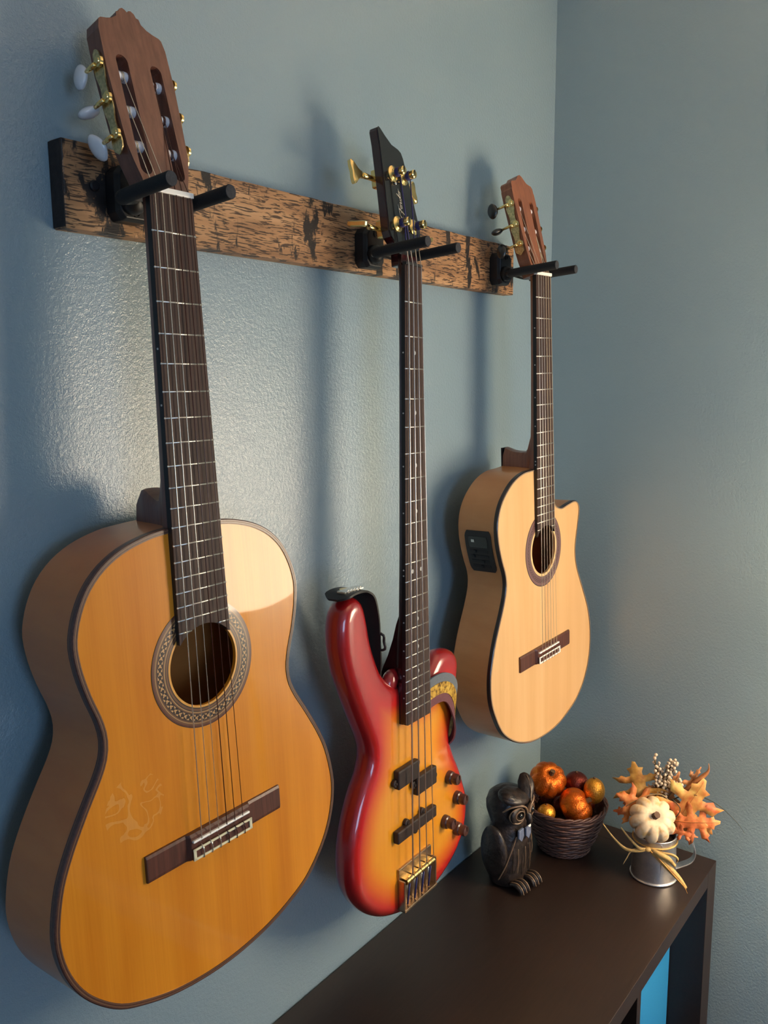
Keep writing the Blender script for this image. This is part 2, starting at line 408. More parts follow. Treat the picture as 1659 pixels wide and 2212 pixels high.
# ------------------------------------------------------------------ guitar rail and hangers
BX0, BX1, BZ0, BZ1 = -1.0977, -.1948, 1.8576, 1.9425
rail = empty('wooden_rail', ((BX0 + BX1) / 2, 0, BZ0), 'charred oak plank screwed to the blue wall holding three guitar hangers', 'plank')
bl_ = BX1 - BX0; nseg = 40
V = []; F = []
for i in range(nseg + 1):
    x = -bl_ / 2 + bl_ * i / nseg
    e = .0004 * math.sin(i * 1.7) + .0003 * math.sin(i * 4.1)
    V += [(x, -.022, 0 + e * .5), (x, -.0006, 0), (x, -.0006, BZ1 - BZ0), (x, -.022, BZ1 - BZ0 + e)]
for i in range(nseg):
    for q in range(4):
        l = (q + 1) % 4; F.append((i * 4 + q, i * 4 + l, i * 4 + 4 + l, i * 4 + 4 + q))
F += [(3, 2, 1, 0), tuple(nseg * 4 + q for q in range(4))]
obj('plank', (V, F), OAK, rail, False, bevel=.0015)
obj('end_grain', box((-bl_ / 2 - .0004, -.0113, (BZ1 - BZ0) / 2), (.001, .0205, BZ1 - BZ0 - .003)), CHAR, rail, False, label='blackened sawn end of the plank')
for sxp in (-bl_ / 2 + .034, bl_ / 2 - .02):
    s = obj('screw', lathe([(.0055, 0), (.0055, -.002), (.004, -.0035), (.0001, -.0035)], 16, (sxp, -.022, .045), 'y'), BLACKPL, rail, 'auto')
def hanger(x, zc, yend, lab):
    h = empty('guitar_hanger', (x, -.022, zc), lab, 'hanger', 'black guitar hangers on the plank')
    # block: chamfered hexagonal plate
    hw, hh, ox = .0215, .027, .006
    oc = [(a + ox, b + .003) for a, b in [(-hw, -hh + .008), (-hw + .007, -hh), (hw - .007, -hh), (hw, -hh + .008), (hw, hh - .008), (hw - .007, hh), (-hw + .007, hh), (-hw, hh - .008)]]
    oi = [((a - ox) * .86 + ox, (b - .003) * .9 + .003) for a, b in oc]
    obj('mounting_block', rings([[(a, 0, b) for a, b in oc], [(a, -.015, b) for a, b in oc], [(a, -.021, b) for a, b in oi]], ID3, True, True), BLACKPL, h, False, bevel=.0012)
    for zz in (-.019, .019):
        obj('screw', join(lathe([(.0042, -.0208), (.0042, -.0222), (.0028, -.0222), (.0026, -.0212)], 14, (ox, 0, zz + .003), 'y')), BLACKPL, h, 'auto')
    obj('pivot', lathe([(.013, -.020), (.0125, -.028), (.009, -.034), (.0001, -.036)], 20, (0, 0, -.006), 'y'), BLACKPL, h)
    for s in (-1, 1):
        path = catmull([(0, -.030, -.004), (s * .012, -.036, -.007), (s * .028, -.044, -.010), (s * .036, -.058, -.010), (s * .036, -.075, -.008), (s * .036, yend + .022 + .006, -.006)], 5, False)
        obj('yoke_arm', tube(path, .0048, 10), BLACKPL, h)
        p2 = catmull([(s * .0335, -.052, -.0105), (s * .036, -.062, -.010), (s * .036, -.085, -.008), (s * .036, yend + .022, -.004)], 5, False)
        fo = obj('foam_sleeve', tube(p2, .0070, 18), FOAM, h, 'auto')
        obj('foam_end', lathe([(.0066, 0), (.0066, -.0006), (.0001, -.0008)], 18, (s * .036, yend + .0218, -.004), 'y'), FOAMEND, fo, 'auto')
    return h
hanger(-1.035, 1.894, -.152, 'black two-pronged hanger gripping the neck of the big amber guitar at left')
hanger(-.635, 1.886, -.160, 'black two-pronged hanger holding the red sunburst bass in the middle of the plank')
hanger(-.266, 1.893, -.160, 'black two-pronged hanger holding the pale cutaway guitar at the right plank end')

# ------------------------------------------------------------------ guitars: shared builders
def fretpos(i, s): return s * (1 - 2 ** (-i / 12))
def neckwidth(z, s, w0, w12): return w0 + (w12 - w0) * (-z) / (s / 2)
def dsection(hw, y0, y1, n=12, sq=1.0):
    pts = []
    for i in range(n + 1):
        a = PI * i / n
        c, s_ = math.cos(a), math.sin(a)
        pts.append((-hw * (abs(c) ** .85) * (1 if c > 0 else -1), y0 + (y1 - y0) * (s_ ** .8)))
    return pts
def neck_mesh(prof, scale, w0, w12, yf):
    """prof: [(z, yback)]"""
    L = []
    for z, yb in prof:
        hw = neckwidth(z, scale, w0, w12) / 2 - .0002 if z <= 0 else w0 / 2 - .0002
        L.append([(x, y, z) for x, y in dsection(hw, yf, yb)])
    return rings(L, ID3, True, True)
def heel_mesh(prof, zb, hw0, hw1):
    """prof [(y, ztop)]; sections stacked along y"""
    L = []; n = len(prof)
    y0, y1 = prof[0][0], prof[-1][0]
    for y, zt in prof:
        t = (y - y0) / (y1 - y0); hw = hw0 + (hw1 - hw0) * t ** .7
        r = min(.006, hw * .5)
        L.append([(-hw, y, zb), (-hw, y, zt - r * 1.2), (-hw * .8, y, zt - .0015), (-hw * .35, y, zt), (hw * .35, y, zt), (hw * .8, y, zt - .0015), (hw, y, zt - r * 1.2), (hw, y, zb)])
    return rings(L, ID3, True, True)
def soundbox(g, out, depth, zc, rh, sides, top, bind, purf, bw, bs, side_bind=True):
    """out: outline (x,z) ccw. front plane y=.007"""
    Y = .007; n = len(out)
    hole = []
    for x, z in out:
        a = math.atan2(z - zc, x); hole.append((math.cos(a) * rh, zc + math.sin(a) * rh))
    def mixl(t, y): return [(h[0] + (o[0] - h[0]) * t, y, h[1] + (o[1] - h[1]) * t) for h, o in zip(hole, offs(out, -.0012))]
    dome = .0016
    L = [mixl(0, Y + .0028)] + [mixl(t, Y + .0002 - dome * (1 - t ** 2)) for t in (0, .1, .25, .45, .65, .82, .94, 1)] + [mixl(1, Y + .0028), mixl(0, Y + .0028)]
    sb = obj('soundboard', rings(L, ID3), top, g, 'auto')
    D = Y + depth
    ins = offs(out, -.003)
    L = [[(x, Y + .002, z) for x, z in out], [(x, D - .002, z) for x, z in out], [(x, D, z) for x, z in offs(out, -.002)]]
    body = obj('sides', rings(L, ID3), sides, g, 'auto')
    L = [[(x, Y + .003, z) for x, z in ins], [(x, D - .003, z) for x, z in ins]]
    v, f = rings(L, ID3); f = [q[::-1] for q in f]
    obj('inner_lining', (v, f), INNER, g)
    v1 = prism(offs(out, -.002), [], D - .003, D + .0002)
    obj('back_plate', v1, sides, g, False)
    # bindings
    o2 = offs(out, .0004); i2 = offs(out, -bw)
    L = [[(x, Y + bs, z) for x, z in offs(out, -.001)], [(x, Y + bs, z) for x, z in o2], [(x, Y + .0004, z) for x, z in o2], [(x, Y - .0006, z) for x, z in offs(out, -.0006)], [(x, Y - .0006, z) for x, z in i2], [(x, Y + .002, z) for x, z in i2]]
    b = obj('binding', rings(L, ID3), bind, g, 'auto', label='dark binding strip around the front edge')
    return sb
def ring_flat(zc, r0, r1, y, n=96, th=.0004):
    L = []
    for r, yy in ((r0, y + th), (r0, y), (r1, y), (r1, y + th)):
        L.append([(math.cos(2 * PI * i / n) * r, yy, zc + math.sin(2 * PI * i / n) * r) for i in range(n)])
    return rings(L, ID3)
def frets(g, s, w0, w12, nf, cut=None, mm=NICKEL, beads=True):
    for i in range(1, nf + 1):
        z = -fretpos(i, s); hw = neckwidth(z, s, w0, w12) / 2
        def seg(a, b):
            pts = [(a, -.0001, z), (b, -.0001, z)]
            return tube(pts, .00085, 6)
        if cut and i == nf:
            xc = math.sqrt(max(0, cut[1] ** 2 - (z - cut[0]) ** 2)) + .001
            obj('fret', seg(-hw, -xc), mm, g); parts = [seg(xc, hw)]
        else: parts = [seg(-hw, hw)]
        if beads and not (cut and i == nf): parts += [ell((sg * (hw - .0004), .0001, z), (.0011, .0011, .0012), 6, 4) for sg in (-1, 1)]
        obj('fret', join(*parts), mm, g)
def headT(y0, tilt):
    c, s = math.cos(tilt), math.sin(tilt)
    return lambda x, d, h: (x, y0 + h * s + d * c, h * c - d * s)
def slot(cx, h0, h1, hw, n=8):
    pts = [(cx + math.cos(PI * i / n) * hw, h1 - hw + math.sin(PI * i / n) * hw) for i in range(n + 1)]
    pts += [(cx + math.cos(PI + PI * i / n) * hw, h0 + hw + math.sin(PI + PI * i / n) * hw) for i in range(n + 1)]
    return pts
def classical(g, head_out, slots, headm, faceM, rollers, btnm, rollm, platem, T, th, btn_ang, sw, plate_x, strm, s, w0, gold_gears, bd=.034):
    hd = obj('headstock', prism(head_out, slots, .0012, th, T), headm, g, False, bevel=.0008)
    obj('head_veneer', prism([(x, z) for x, z in head_out], slots, 0, .0012, T), faceM, g, False)
    for sg in (-1, 1):
        # tuner plate with lobed ends on the side of the head
        h0, h1 = rollers[-1] - .012, rollers[0] + .020
        pl = []
        for i in range(41):
            h = h0 + (h1 - h0) * i / 40; wv = .0062 + .0014 * math.cos((h - rollers[0]) / (rollers[0] - rollers[1]) * 2 * PI)
            if i in (0, 40): wv = .0012
            if i in (1, 39): wv = .004
            pl.append((wv, h))
        L = []
        for xx in (plate_x, plate_x + .0016):
            xo = lambda h: sg * (xx + (h - rollers[1]) * sw)
            L.append([T(xo(h), .0095 + w_, h) for w_, h in pl] + [T(xo(h), .0095 - w_, h) for w_, h in pl[::-1]])
        v, f = rings(L, ID3, True, True)
        p = obj('tuner_plate', (v, f), platem, g, False, label='engraved gold tuner plate')
        for i, h in enumerate(rollers):
            px = plate_x + (h - rollers[1]) * sw
            gear = join(mv(lathe([(.0001, .0056), (.0026, .0058), (.0030, .005), (.0052, .0048), (.0054, .002), (.0001, .002)], 16, (0, 0, 0), 'x'), Matrix.Identity(4)))
            gv = [T(sg * (px + x), .0052 + y, h + .006 + z) for x, y, z in gear[0]]
            obj('tuner_gear', (gv, gear[1]), gold_gears, p, 'auto')
            shx = px + .005
            wm = tube([T(sg * shx, .010, h + .005), T(sg * shx, .018, h + .005), T(sg * shx, bd - .008, h + .005)], [.0022, .0024, .0017], 8)
            obj('worm_shaft', wm, gold_gears, p)
            a = btn_ang[(i + (0 if sg < 0 else 1)) % len(btn_ang)]
            bt = ell((0, 0, 0), (.0056, .0098, .0134), 16, 10)
            M = Matrix.Rotation(a, 3, 'Y')
            bv = []
            for q in bt[0]:
                r_ = M @ Vector(q)
                pinch = 1 - .18 * math.exp(-((q[1] + .008) / .005) ** 2)
                bv.append(T(sg * shx + r_.x * pinch, bd + r_.y, h + .005 + r_.z * pinch))
            obj('tuner_button', (bv, bt[1]), btnm, p)
            cx = slots_c * sg
            x0, x1 = sg * (slots_c - .0075), sg * (slots_c + .0082)
            ro = tube([T(x0, .009, h), T(sg * (slots_c - .003), .009, h), T(sg * (slots_c - .0029), .009, h), T(sg * (slots_c + .003), .009, h), T(sg * (slots_c + .0031), .009, h), T(x1, .009, h)], [.0054, .0054, .0046, .0046, .0054, .0054], 14)
            obj('string_roller', ro, rollm, g, 'auto')
def strings6(g, T, rollers, s, nutw, sadw, ms, rads, zs_extra, slc, ysad=-.0038):
    for i in range(6):
        t = -1 + 2 * i / 5
        xn, xs = t * nutw, t * sadw
        sg = -1 if i < 3 else 1
        h = rollers[2 - i] if i < 3 else rollers[i - 3]
        xr = sg * (slc + (.001 if abs(t) > .5 else -.001))
        pr = T(xr, .0045, h)
        pr2 = T(xr, .008, h + .0052)
        pts = [pr2, pr, (xn, -.0016, .0012), (xn, -.0020, 0), (xs, ysad - .0006, -s - .0005), (xs, ysad + .0042, -s - .0078), (xs, ysad + .0040, -s - .0165)]
        obj('string', tube(pts, rads[i], 6), ms[i], g)
        # windings on the roller
        obj('string_winding', join(*[tube([T(xr + q * .0011 - .001, .009 + math.cos(a) * .0050, h + math.sin(a) * .0050) for a in [2 * PI * j / 10 for j in range(10)]], rads[i] * .9, 5, True) for q in range(3)]), ms[i], g)
def bridge(g, s, bw, blockw, zoff=0, tail=IVOROID, wood_=ROSEW, ms=None, rads=None, sadw=.029):
    z0 = -s + .0065; Y = .0058
    br = empty('bridge'); br.parent = g
    out = lambda w_: None
    # wings + centre as a lofted bar along x
    xs = [-bw / 2, -bw / 2 + .0006, -blockw / 2 - .0035, -blockw / 2, blockw / 2, blockw / 2 + .0035, bw / 2 - .0006, bw / 2]
    hts = [.0030, .0034, .0036, .0075, .0075, .0036, .0034, .0030]
    L = []
    for x, h in zip(xs, hts):
        L.append([(x, Y + .0012, z0), (x, Y - h * .75, z0), (x, Y - h, z0 - .003), (x, Y - h, z0 - .0245), (x, Y - h * .75, z0 - .0278), (x, Y + .0012, z0 - .0278)])
    obj('bridge_base', rings(L, ID3, True, True), wood_, br, False)
    obj('saddle', box((0, Y - .0082, -s - .001), (blockw - .003, .0042, .0026)), BONE, br, False, bevel=.0007)
    # trough (darker) is modelled by tie block standing behind
    zt = -s - .0078
    obj('tie_block', box((0, Y - .0078, zt - .0065), (blockw, .0042, .0122)), wood_, br, False, bevel=.0004)
    fw_ = .0024
    fz0, fz1 = zt - .0004, zt - .0126
    yy = Y - .0104
    obj('tie_block_border', join(box((0, yy, fz0 - .0010), (blockw + .0008, .0014, fw_)), box((0, yy, fz1 + .0010), (blockw + .0008, .0014, fw_)),
        box((-blockw / 2 + .0016, yy, (fz0 + fz1) / 2), (.0036, .0014, fz0 - fz1)), box((blockw / 2 - .0016, yy, (fz0 + fz1) / 2), (.0036, .0014, fz0 - fz1))), tail, br, False, bevel=.0003, label='cream border inlaid round the tie block')
    for i in range(6):
        x = (-1 + 2 * i / 5) * sadw
        pts = [(x - .0006, yy + .001, fz0 + .0015), (x - .0008, yy - .0016, fz0 - .0005), (x + .0006, yy - .0016, (fz0 + fz1) / 2), (x + .0004, yy - .0012, fz1 - .0008), (x, yy + .003, fz1 - .0016)]
        pts2 = [(x + .0010, yy - .0014, fz0 - .001), (x - .0005, yy - .002, fz0 - .004), (x + .0012, yy - .001, fz0 - .0065)]
        obj('string_knot', join(tube(pts, rads[i] * 1.15, 5), tube(pts2, rads[i] * 1.1, 5)), ms[i], br)
    return br
def guitar_empty(name, p, ang, label, cat):
    return empty(name, p, label, cat, mat3=euler(*ang))
def sidedots(g, lst, s, w0, w12, y=.0035, r=.0011):
    for i, dd in lst:
        z = -(fretpos(i, s) + fretpos(i - 1, s)) / 2 + dd; hw = neckwidth(z, s, w0, w12) / 2
        obj('side_dot', lathe([(r, 0), (r, -.0004), (.0001, -.0004)], 8, (-hw, y, z), 'x'), INLAY, g, False)

# ---------------------------------------------------------------- guitar 1 : amber classical
ZS = 6.0902
g1 = guitar_empty('classical_guitar', (-1.0352, -.1073, -4.2031 + ZS), (.0051, -.0513, .0003),
    'large amber-topped classical guitar with mosaic rosette, hanging nearest at the left', 'guitar')
half = [(0, -324), (40, -326), (60, -329), (82, -335), (100, -343), (116, -354), (130, -369), (140, -387), (146, -405), (148, -421), (145, -445), (138, -471), (130, -493), (126, -512), (128, -530), (136, -547), (147, -564), (160, -585), (173, -608), (184, -633), (191, -662), (193, -686), (188, -714), (176, -741), (158, -764), (133, -785), (104, -798), (72, -808), (36, -814), (0, -816)]
H = [(x / 1000, z / 1000) for x, z in half]
O1 = ccw(resample(catmull(H + [(-x, z) for x, z in H[-2:0:-1]], 6), 180))
soundbox(g1, O1, .087, -.473, .0445, SIDE1, SPR1, BIND, PURF, .0052, .0075)
for wd, ofx in ((.0009, .0018), (.0007, .0042)):
    a_, b_ = offs(O1, -ofx), offs(O1, -ofx - wd)
    obj('purfling', rings([[(x, .0062, z) for x, z in a_], [(x, .0062, z) for x, z in b_]], ID3), PURF, g1, False)
L = [[(x, .0118, z) for x, z in offs(O1, .0005)], [(x, .0126, z) for x, z in offs(O1, .0005)]]
obj('side_purfling', rings(L, ID3), PURF, g1)
obj('rosette', ring_flat(-.473, .0443, .0675, .0052, th=.001), ROS1, g1, False, label='mosaic ring inlaid round the sound hole')
W0_, W12_ = .052, .0634
zt = -.4445; hwt = neckwidth(zt, .65, W0_, W12_) / 2
def fboard(g, s, w0, w12, zt, zc, rc, m, ms, y1=.007):
    hwt = neckwidth(zt, s, w0, w12) / 2
    arc = []
    a0 = math.atan2(zt - zc, hwt - .001)
    for i in range(13):
        a = a0 + (PI - 2 * a0) * i / 12
        arc.append((math.cos(a) * rc, zc + math.sin(a) * rc))
    pts = [(-w0 / 2, 0), (w0 / 2, 0), (hwt, zt)] + [q for q in arc if abs(q[0]) < hwt] + [(-hwt, zt)]
    obj('fretboard', prism(pts, [], 0, .0012), m, g, False)
    obj('fretboard_edge', prism([(x * 1.0, z) for x, z in pts], [], .0012, y1), ms, g, False)
fboard(g1, .65, W0_, W12_, -.4450, -.473, .0432, EBONY, EBSIDE)
frets(g1, .65, W0_, W12_, 19, (-.473, .0432))
sidedots(g1, [(5, 0), (7, 0)], .65, W0_, W12_)
obj('nut', box((0, .0012, .0026), (.0525, .0075, .0052)), BONE, g1, False, bevel=.0006)
obj('neck', neck_mesh([(.012, .020), (.004, .022), (-.01, .0215), (-.16, .023), (-.24, .0245), (-.29, .027), (-.335, .030)], .65, W0_, W12_, .007), CEDAR, g1, 'auto')
obj('neck_heel', heel_mesh([(.016, -.262), (.022, -.272), (.027, -.285), (.033, -.298), (.042, -.2995), (.054, -.295), (.066, -.289), (.074, -.2895), (.084, -.301), (.0865, -.318), (.088, -.328)], -.334, .0275, .010), CEDAR, g1, 'auto')
T1 = headT(.004, math.radians(13))
hr = [(27, 0), (27.5, 12), (33, 30), (36.5, 44), (38.5, 80), (40, 120), (39, 158), (36.5, 168), (34, 170), (27, 171.5), (20, 174), (14.5, 178), (13, 183), (10, 183.5), (8.5, 187), (5, 189), (2, 188), (0, 186)]
H1 = [(x / 1000, z / 1000) for x, z in hr]
head1 = H1 + [(-x, z) for x, z in H1[-2::-1]]
slots_c = .0200
classical(g1, head1, [slot(-.020, .018, .137, .0068), slot(.020, .018, .137, .0068)], CEDAR, CEDAR, [.120, .085, .050], PEARL, ROLLER, BRASS, T1, .021, [.2, 1.15, -.5], .02, .0395, None, .65, W0_, GOLD)
m6 = [WOUND, WOUND, WOUND, NYLON, NYLON, NYLON]; r6 = [.00056, .00048, .0004, .00055, .00046, .0004]
strings6(g1, T1, [.120, .085, .050], .652, .0215, .0290, m6, r6, 0, .020)
bridge(g1, .652, .187, .082, ms=m6, rads=r6)

# ---------------------------------------------------------------- guitar 3 : pale cutaway
g3 = guitar_empty('electric_classical_guitar', (-.2655, -.1184, -4.2116 + ZS), (-.0091, -.0267, -.0196),
    'pale spruce cutaway guitar with black control panel on its side, hanging by the room corner', 'guitar')
o3 = [(0, -324), (-32, -326), (-69, -328), (-104, -339), (-134, -360), (-151, -382), (-158, -409), (-155, -439), (-145, -470), (-135, -494), (-134, -518), (-147, -550), (-170, -594), (-183, -628), (-190, -658), (-189, -694), (-176, -729), (-153, -764), (-119, -790), (-83, -807), (-40, -819), (5, -823), (45, -822), (78, -816), (130, -798), (170, -766), (193, -721), (197, -671), (187, -626), (165, -582), (138, -533), (131, -497), (139, -462), (148, -432), (149, -418), (142, -407), (125, -402), (97, -405), (76, -408), (60, -405), (46, -396), (37, -378), (32, -352), (28, -326)]
O3 = ccw(resample(catmull([(x / 1000, z / 1000) for x, z in o3], 6), 200))
soundbox(g3, O3, .076, -.472, .0445, SIDE3, SPR3, BINDK, PURFW, .0012, .0062)
a_, b_ = offs(O3, -.0012), offs(O3, -.0030)
obj('purfling', rings([[(x, .0060, z) for x, z in a_], [(x, .0060, z) for x, z in b_]], ID3), plain('grey_purfling', rgb(150, 128, 104), .4), g3, False)
obj('rosette', ring_flat(-.472, .0443, .0670, .0052, th=.001), ROS3, g3, False, label='plum and brown ring round the sound hole')
W03, W123 = .0522, .0614
fboard(g3, .65, W03, W123, -.4450, -.472, .0432, EBONY, EBSIDE)
frets(g3, .65, W03, W123, 19, (-.472, .0432))
sidedots(g3, [(3, 0), (5, 0), (7, 0), (9, 0), (12, .003), (12, -.003)], .65, W03, W123)
obj('nut', box((0, .0012, .0026), (.0525, .0075, .0052)), BONE, g3, False, bevel=.0006)
obj('neck', neck_mesh([(.012, .018), (.004, .019), (-.01, .017), (-.14, .017), (-.24, .0185), (-.276, .020), (-.335, .026)], .65, W03, W123, .007), CEDAR3, g3, 'auto')
obj('neck_heel', heel_mesh([(.012, -.255), (.018, -.270), (.025, -.290), (.031, -.2965), (.040, -.298), (.052, -.2975), (.062, -.296), (.070, -.293), (.076, -.291), (.0795, -.300), (.081, -.326)], -.332, .0265, .010), CEDAR3, g3, 'auto')
obj('heel_cap', prism([(-.0102, -.292), (.0102, -.292), (.0102, -.332), (-.0102, -.332)], [], .081, .083), BINDK, g3, False)
T3 = headT(.004, math.radians(13))
hr3 = [(27, 0), (27.5, 12), (32, 28), (35, 44), (37, 85), (39, 125), (38.5, 145), (37, 148), (37, 155), (33, 159), (26, 160), (18, 162), (12, 167), (6, 172), (0, 174)]
H3 = [(x / 1000, z / 1000) for x, z in hr3]
head3 = H3 + [(-x, z) for x, z in H3[-2::-1]]
slots_c = .0185
classical(g3, head3, [slot(-.0195, .018, .131, .0062), slot(.0195, .018, .131, .0062)], CEDAR3, CEDAR3, [.116, .081, .048], plain('black_button', rgb(22, 20, 18), .3, coat=.5), ROLLER, BRASS, T3, .021, [.1, 1.35, .3], .02, .0385, None, .65, W03, GOLD, bd=.040)
m63 = [WOUND, WOUND, WOUND, CLEARN, CLEARN, CLEARN]
strings6(g3, T3, [.116, .081, .048], .652, .0215, .0275, m63, r6, 0, .0195)
bridge(g3, .652, .190, .080, tail=BONE, ms=[CLEARN] * 6, rads=[.00045] * 6, sadw=.0275)
# control panel on the left side, following the curved rib
left = [q for q in O3 if q[0] < -.10 and -.500 < q[1] < -.395]
left.sort(key=lambda q: -q[1]); left = [q for q in left if -.488 <= q[1] <= -.409]
left = resample(left, 17, False)
def sidept(i, y, o):
    a, b = left[max(0, i - 1)], left[min(16, i + 1)]; tx, tz = b[0] - a[0], b[1] - a[1]; l = math.hypot(tx, tz)
    nx, nz = (tz / l, -tx / l)
    if nx > 0: nx, nz = -nx, -nz
    return (left[i][0] + nx * o, y, left[i][1] + nz * o)
def sidepatch(i0, i1, y0, y1, o0, o1, rc=0):
    V = []; F = []; m = i1 - i0
    for i in range(i0, i1 + 1):
        e = rc if i in (i0, i1) else (rc * .3 if i in (i0 + 1, i1 - 1) else 0)
        V += [sidept(i, y0 + e, o0), sidept(i, y0 + e, o1), sidept(i, y1 - e, o1), sidept(i, y1 - e, o0)]
    for i in range(m):
        for q in range(4):
            l = (q + 1) % 4; F.append((i * 4 + q, i * 4 + l, i * 4 + 4 + l, i * 4 + 4 + q))
    F += [(3, 2, 1, 0), tuple(m * 4 + q for q in range(4))]
    return V, F
cp = obj('control_panel', sidepatch(0, 16, .019, .069, -.0005, .0022, .004), ESPR, g3, False, label='black rectangular preamp panel')
obj('display', sidepatch(2, 6, .026, .062, .0022, .0030, .001), GLOSSBLK, cp, False)
obj('button', sidepatch(3, 4, .050, .056, .0030, .0042, 0), STEEL, cp, False)
for i in (7, 9, 11, 13): obj('slider', join(sidepatch(i, i + 1, .028, .062, .0022, .0027, 0), sidepatch(i, i + 1, .036 + .002 * i % .02, .040 + .002 * i % .02, .0027, .0045, 0)), BLACKPL, cp, False)

# ---------------------------------------------------------------- guitar 2 : sunburst bass
g2 = guitar_empty('bass_guitar', (-.6349, -.1119, -4.2316 + ZS), (.0396, -.0210, .0152),
    'red and amber sunburst electric bass with gold hardware hanging in the middle', 'bass guitar')
o2 = [(-32, -579), (-49, -570), (-66, -553), (-78, -529), (-88, -504), (-95, -474), (-102, -452), (-112, -440), (-126, -436), (-140, -441), (-151, -453), (-157, -475), (-156, -507), (-148, -539), (-134, -573), (-117, -610), (-101, -643), (-95, -665), (-100, -687), (-118, -713), (-135, -746), (-145, -779), (-148, -810), (-145, -836), (-134, -862), (-113, -889), (-84, -913), (-50, -930), (-10, -942), (30, -946), (75, -940), (111, -928), (141, -910), (161, -885), (170, -853), (168, -822), (149, -776), (125, -732), (117, -703), (130, -668), (140, -625), (144, -597), (138, -580), (124, -570), (104, -566), (84, -568), (66, -582), (50, -597), (33, -603)]
O2 = ccw(resample(catmull([(x / 1000, z / 1000) for x, z in o2], 5), 220))
cage = [(-.0165, .0122), (-.013, .0128), (-.0085, .0146), (-.0045, .0178), (-.0015, .0225), (0, .0285), (0, .0345), (-.0012, .0395), (-.004, .0445), (-.008, .0482), (-.0125, .0500)]
loops = []
for d, y in cage: loops.append([(x, y, z) for x, z in offs(O2, d)])
bv, bf = rings(loops, ID3)
# caps: triangulated with inner grid points so that the sunburst can be stored per vertex
def cap(loop, y, flip, base):
    poly = [(p[0], p[2]) for p in loop]; pts = [Vector(q) for q in poly]; n = len(pts)
    xs = [q[0] for q in poly]; zs_ = [q[1] for q in poly]
    def inside(x, z):
        c = False; j = n - 1
        for i in range(n):
            xi, zi = poly[i]; xj, zj = poly[j]
            if (zi > z) != (zj > z) and x < (xj - xi) * (z - zi) / (zj - zi) + xi: c = not c
            j = i
        return c
    st = .008; x = min(xs)
    while x < max(xs):
        z = min(zs_)
        while z < max(zs_):
            if inside(x, z) and min(math.dist((x, z), q) for q in poly) > .004: pts.append(Vector((x, z)))
            z += st
        x += st
    res = geometry.delaunay_2d_cdt(pts, [], [list(range(n))], 1, 1e-7)
    V = [(v[0], y, v[1]) for v in res[0]]; F = [tuple(f) if flip else tuple(f)[::-1] for f in res[2]]
    return V, F
c0 = cap(loops[0], cage[0][1], True, 0); c1 = cap(loops[-1], cage[-1][1], False, 0)
bodyvf = join((bv, bf), c0, c1)
k = NM('sunburst_lacquer')
at = k.n('ShaderNodeAttribute', attribute_name='edge_distance'); dist = at.outputs['Fac']
gr = k.noise(1, k.co((140, 1, 4)), 4, .55, .2)
am = k.mix(gr, rgb(226, 140, 20), rgb(238, 164, 44))
nz = k.math('MULTIPLY', k.math('SUBTRACT', k.noise(9, k.co(), 2), .5), .10)
t = k.math('ADD', dist, nz)
mask = k.ramp(t, [(.22, (0, 0, 0, 1)), (.80, (1, 1, 1, 1))])
redd = k.ramp(t, [(.0, rgb(146, 20, 24)), (.2, rgb(194, 28, 26)), (.5, rgb(214, 52, 18)), (.72, rgb(226, 100, 22))])
k.set(Base_Color=k.mix(mask, redd, am), Roughness=.28, Coat_Weight=1.0, Coat_Roughness=.06); SUNB = k.m
bo_ = obj('body', bodyvf, SUNB, g2, True)
import bmesh
bm = bmesh.new(); bm.from_mesh(bo_.data); bmesh.ops.remove_doubles(bm, verts=bm.verts, dist=.00012); bmesh.ops.recalc_face_normals(bm, faces=bm.faces); bm.to_mesh(bo_.data); bm.free()
al = bo_.data.attributes.new('edge_distance', 'FLOAT', 'POINT')
vals = []
for v in bo_.data.vertices:
    d = min(math.hypot(v.co.x - q[0], v.co.z - q[1]) for q in O2)
    if v.co.y > .024: d = 0.004
    horn = max(0, min(1, (v.co.z + .66) / .07)); low = max(0, min(1, (-.855 - v.co.z) / .09))
    d = d * (1 - .62 * horn) * (1 - .25 * low)
    vals.append(min(1, d / .075))
al.data.foreach_set('value', vals)
W02, W122 = .0402, .0569; S2 = .8636
ztb = -.6405; hwb = neckwidth(ztb, S2, W02, W122) / 2
fbp = [(-W02 / 2, 0), (W02 / 2, 0), (hwb, ztb), (hwb - .003, ztb - .0), (-hwb + .008, ztb - .004), (-hwb + .003, ztb - .002), (-hwb, ztb + .003)]
fbp = [(-W02 / 2, 0), (W02 / 2, 0), (hwb, ztb + .002), (hwb - .002, ztb), (-hwb + .005, ztb), (-hwb + .0015, ztb + .0015), (-hwb, ztb + .005)]
obj('fretboard', prism(fbp, [], 0, .0014), EBONY, g2, False)
obj('fretboard_edge', prism(fbp, [], .0014, .0065), EBSIDE, g2, False)
frets(g2, S2, W02, W122, 22)
sidedots(g2, [(3, 0), (5, 0), (7, 0), (9, 0), (12, .004), (12, -.004), (15, 0), (17, 0), (19, 0), (21, 0)], S2, W02, W122)
for i, xx in [(3, 0), (5, 0), (7, 0), (9, 0), (12, -.011), (12, .011), (15, 0), (17, 0), (19, 0), (21, 0)]:
    z = -(fretpos(i, S2) + fretpos(i - 1, S2)) / 2
    obj('inlay_dot', lathe([(.0030, 0), (.0030, -.0003), (.0001, -.0003)], 14, (xx, 0, z), 'y'), INLAY, g2, False)
obj('nut', box((0, .0012, .002), (.0405, .0065, .0036)), plain('graphite_nut', rgb(40, 38, 36), .4), g2, False, bevel=.0005)
obj('neck', neck_mesh([(.014, .024), (.004, .020), (-.01, .0165), (-.028, .0155), (-.20, .0165), (-.40, .0185), (-.491, .021), (-.52, .026), (-.56, .028), (-.58, .028)], S2, W02, W122, .0065), CRIMSON, g2, 'auto')
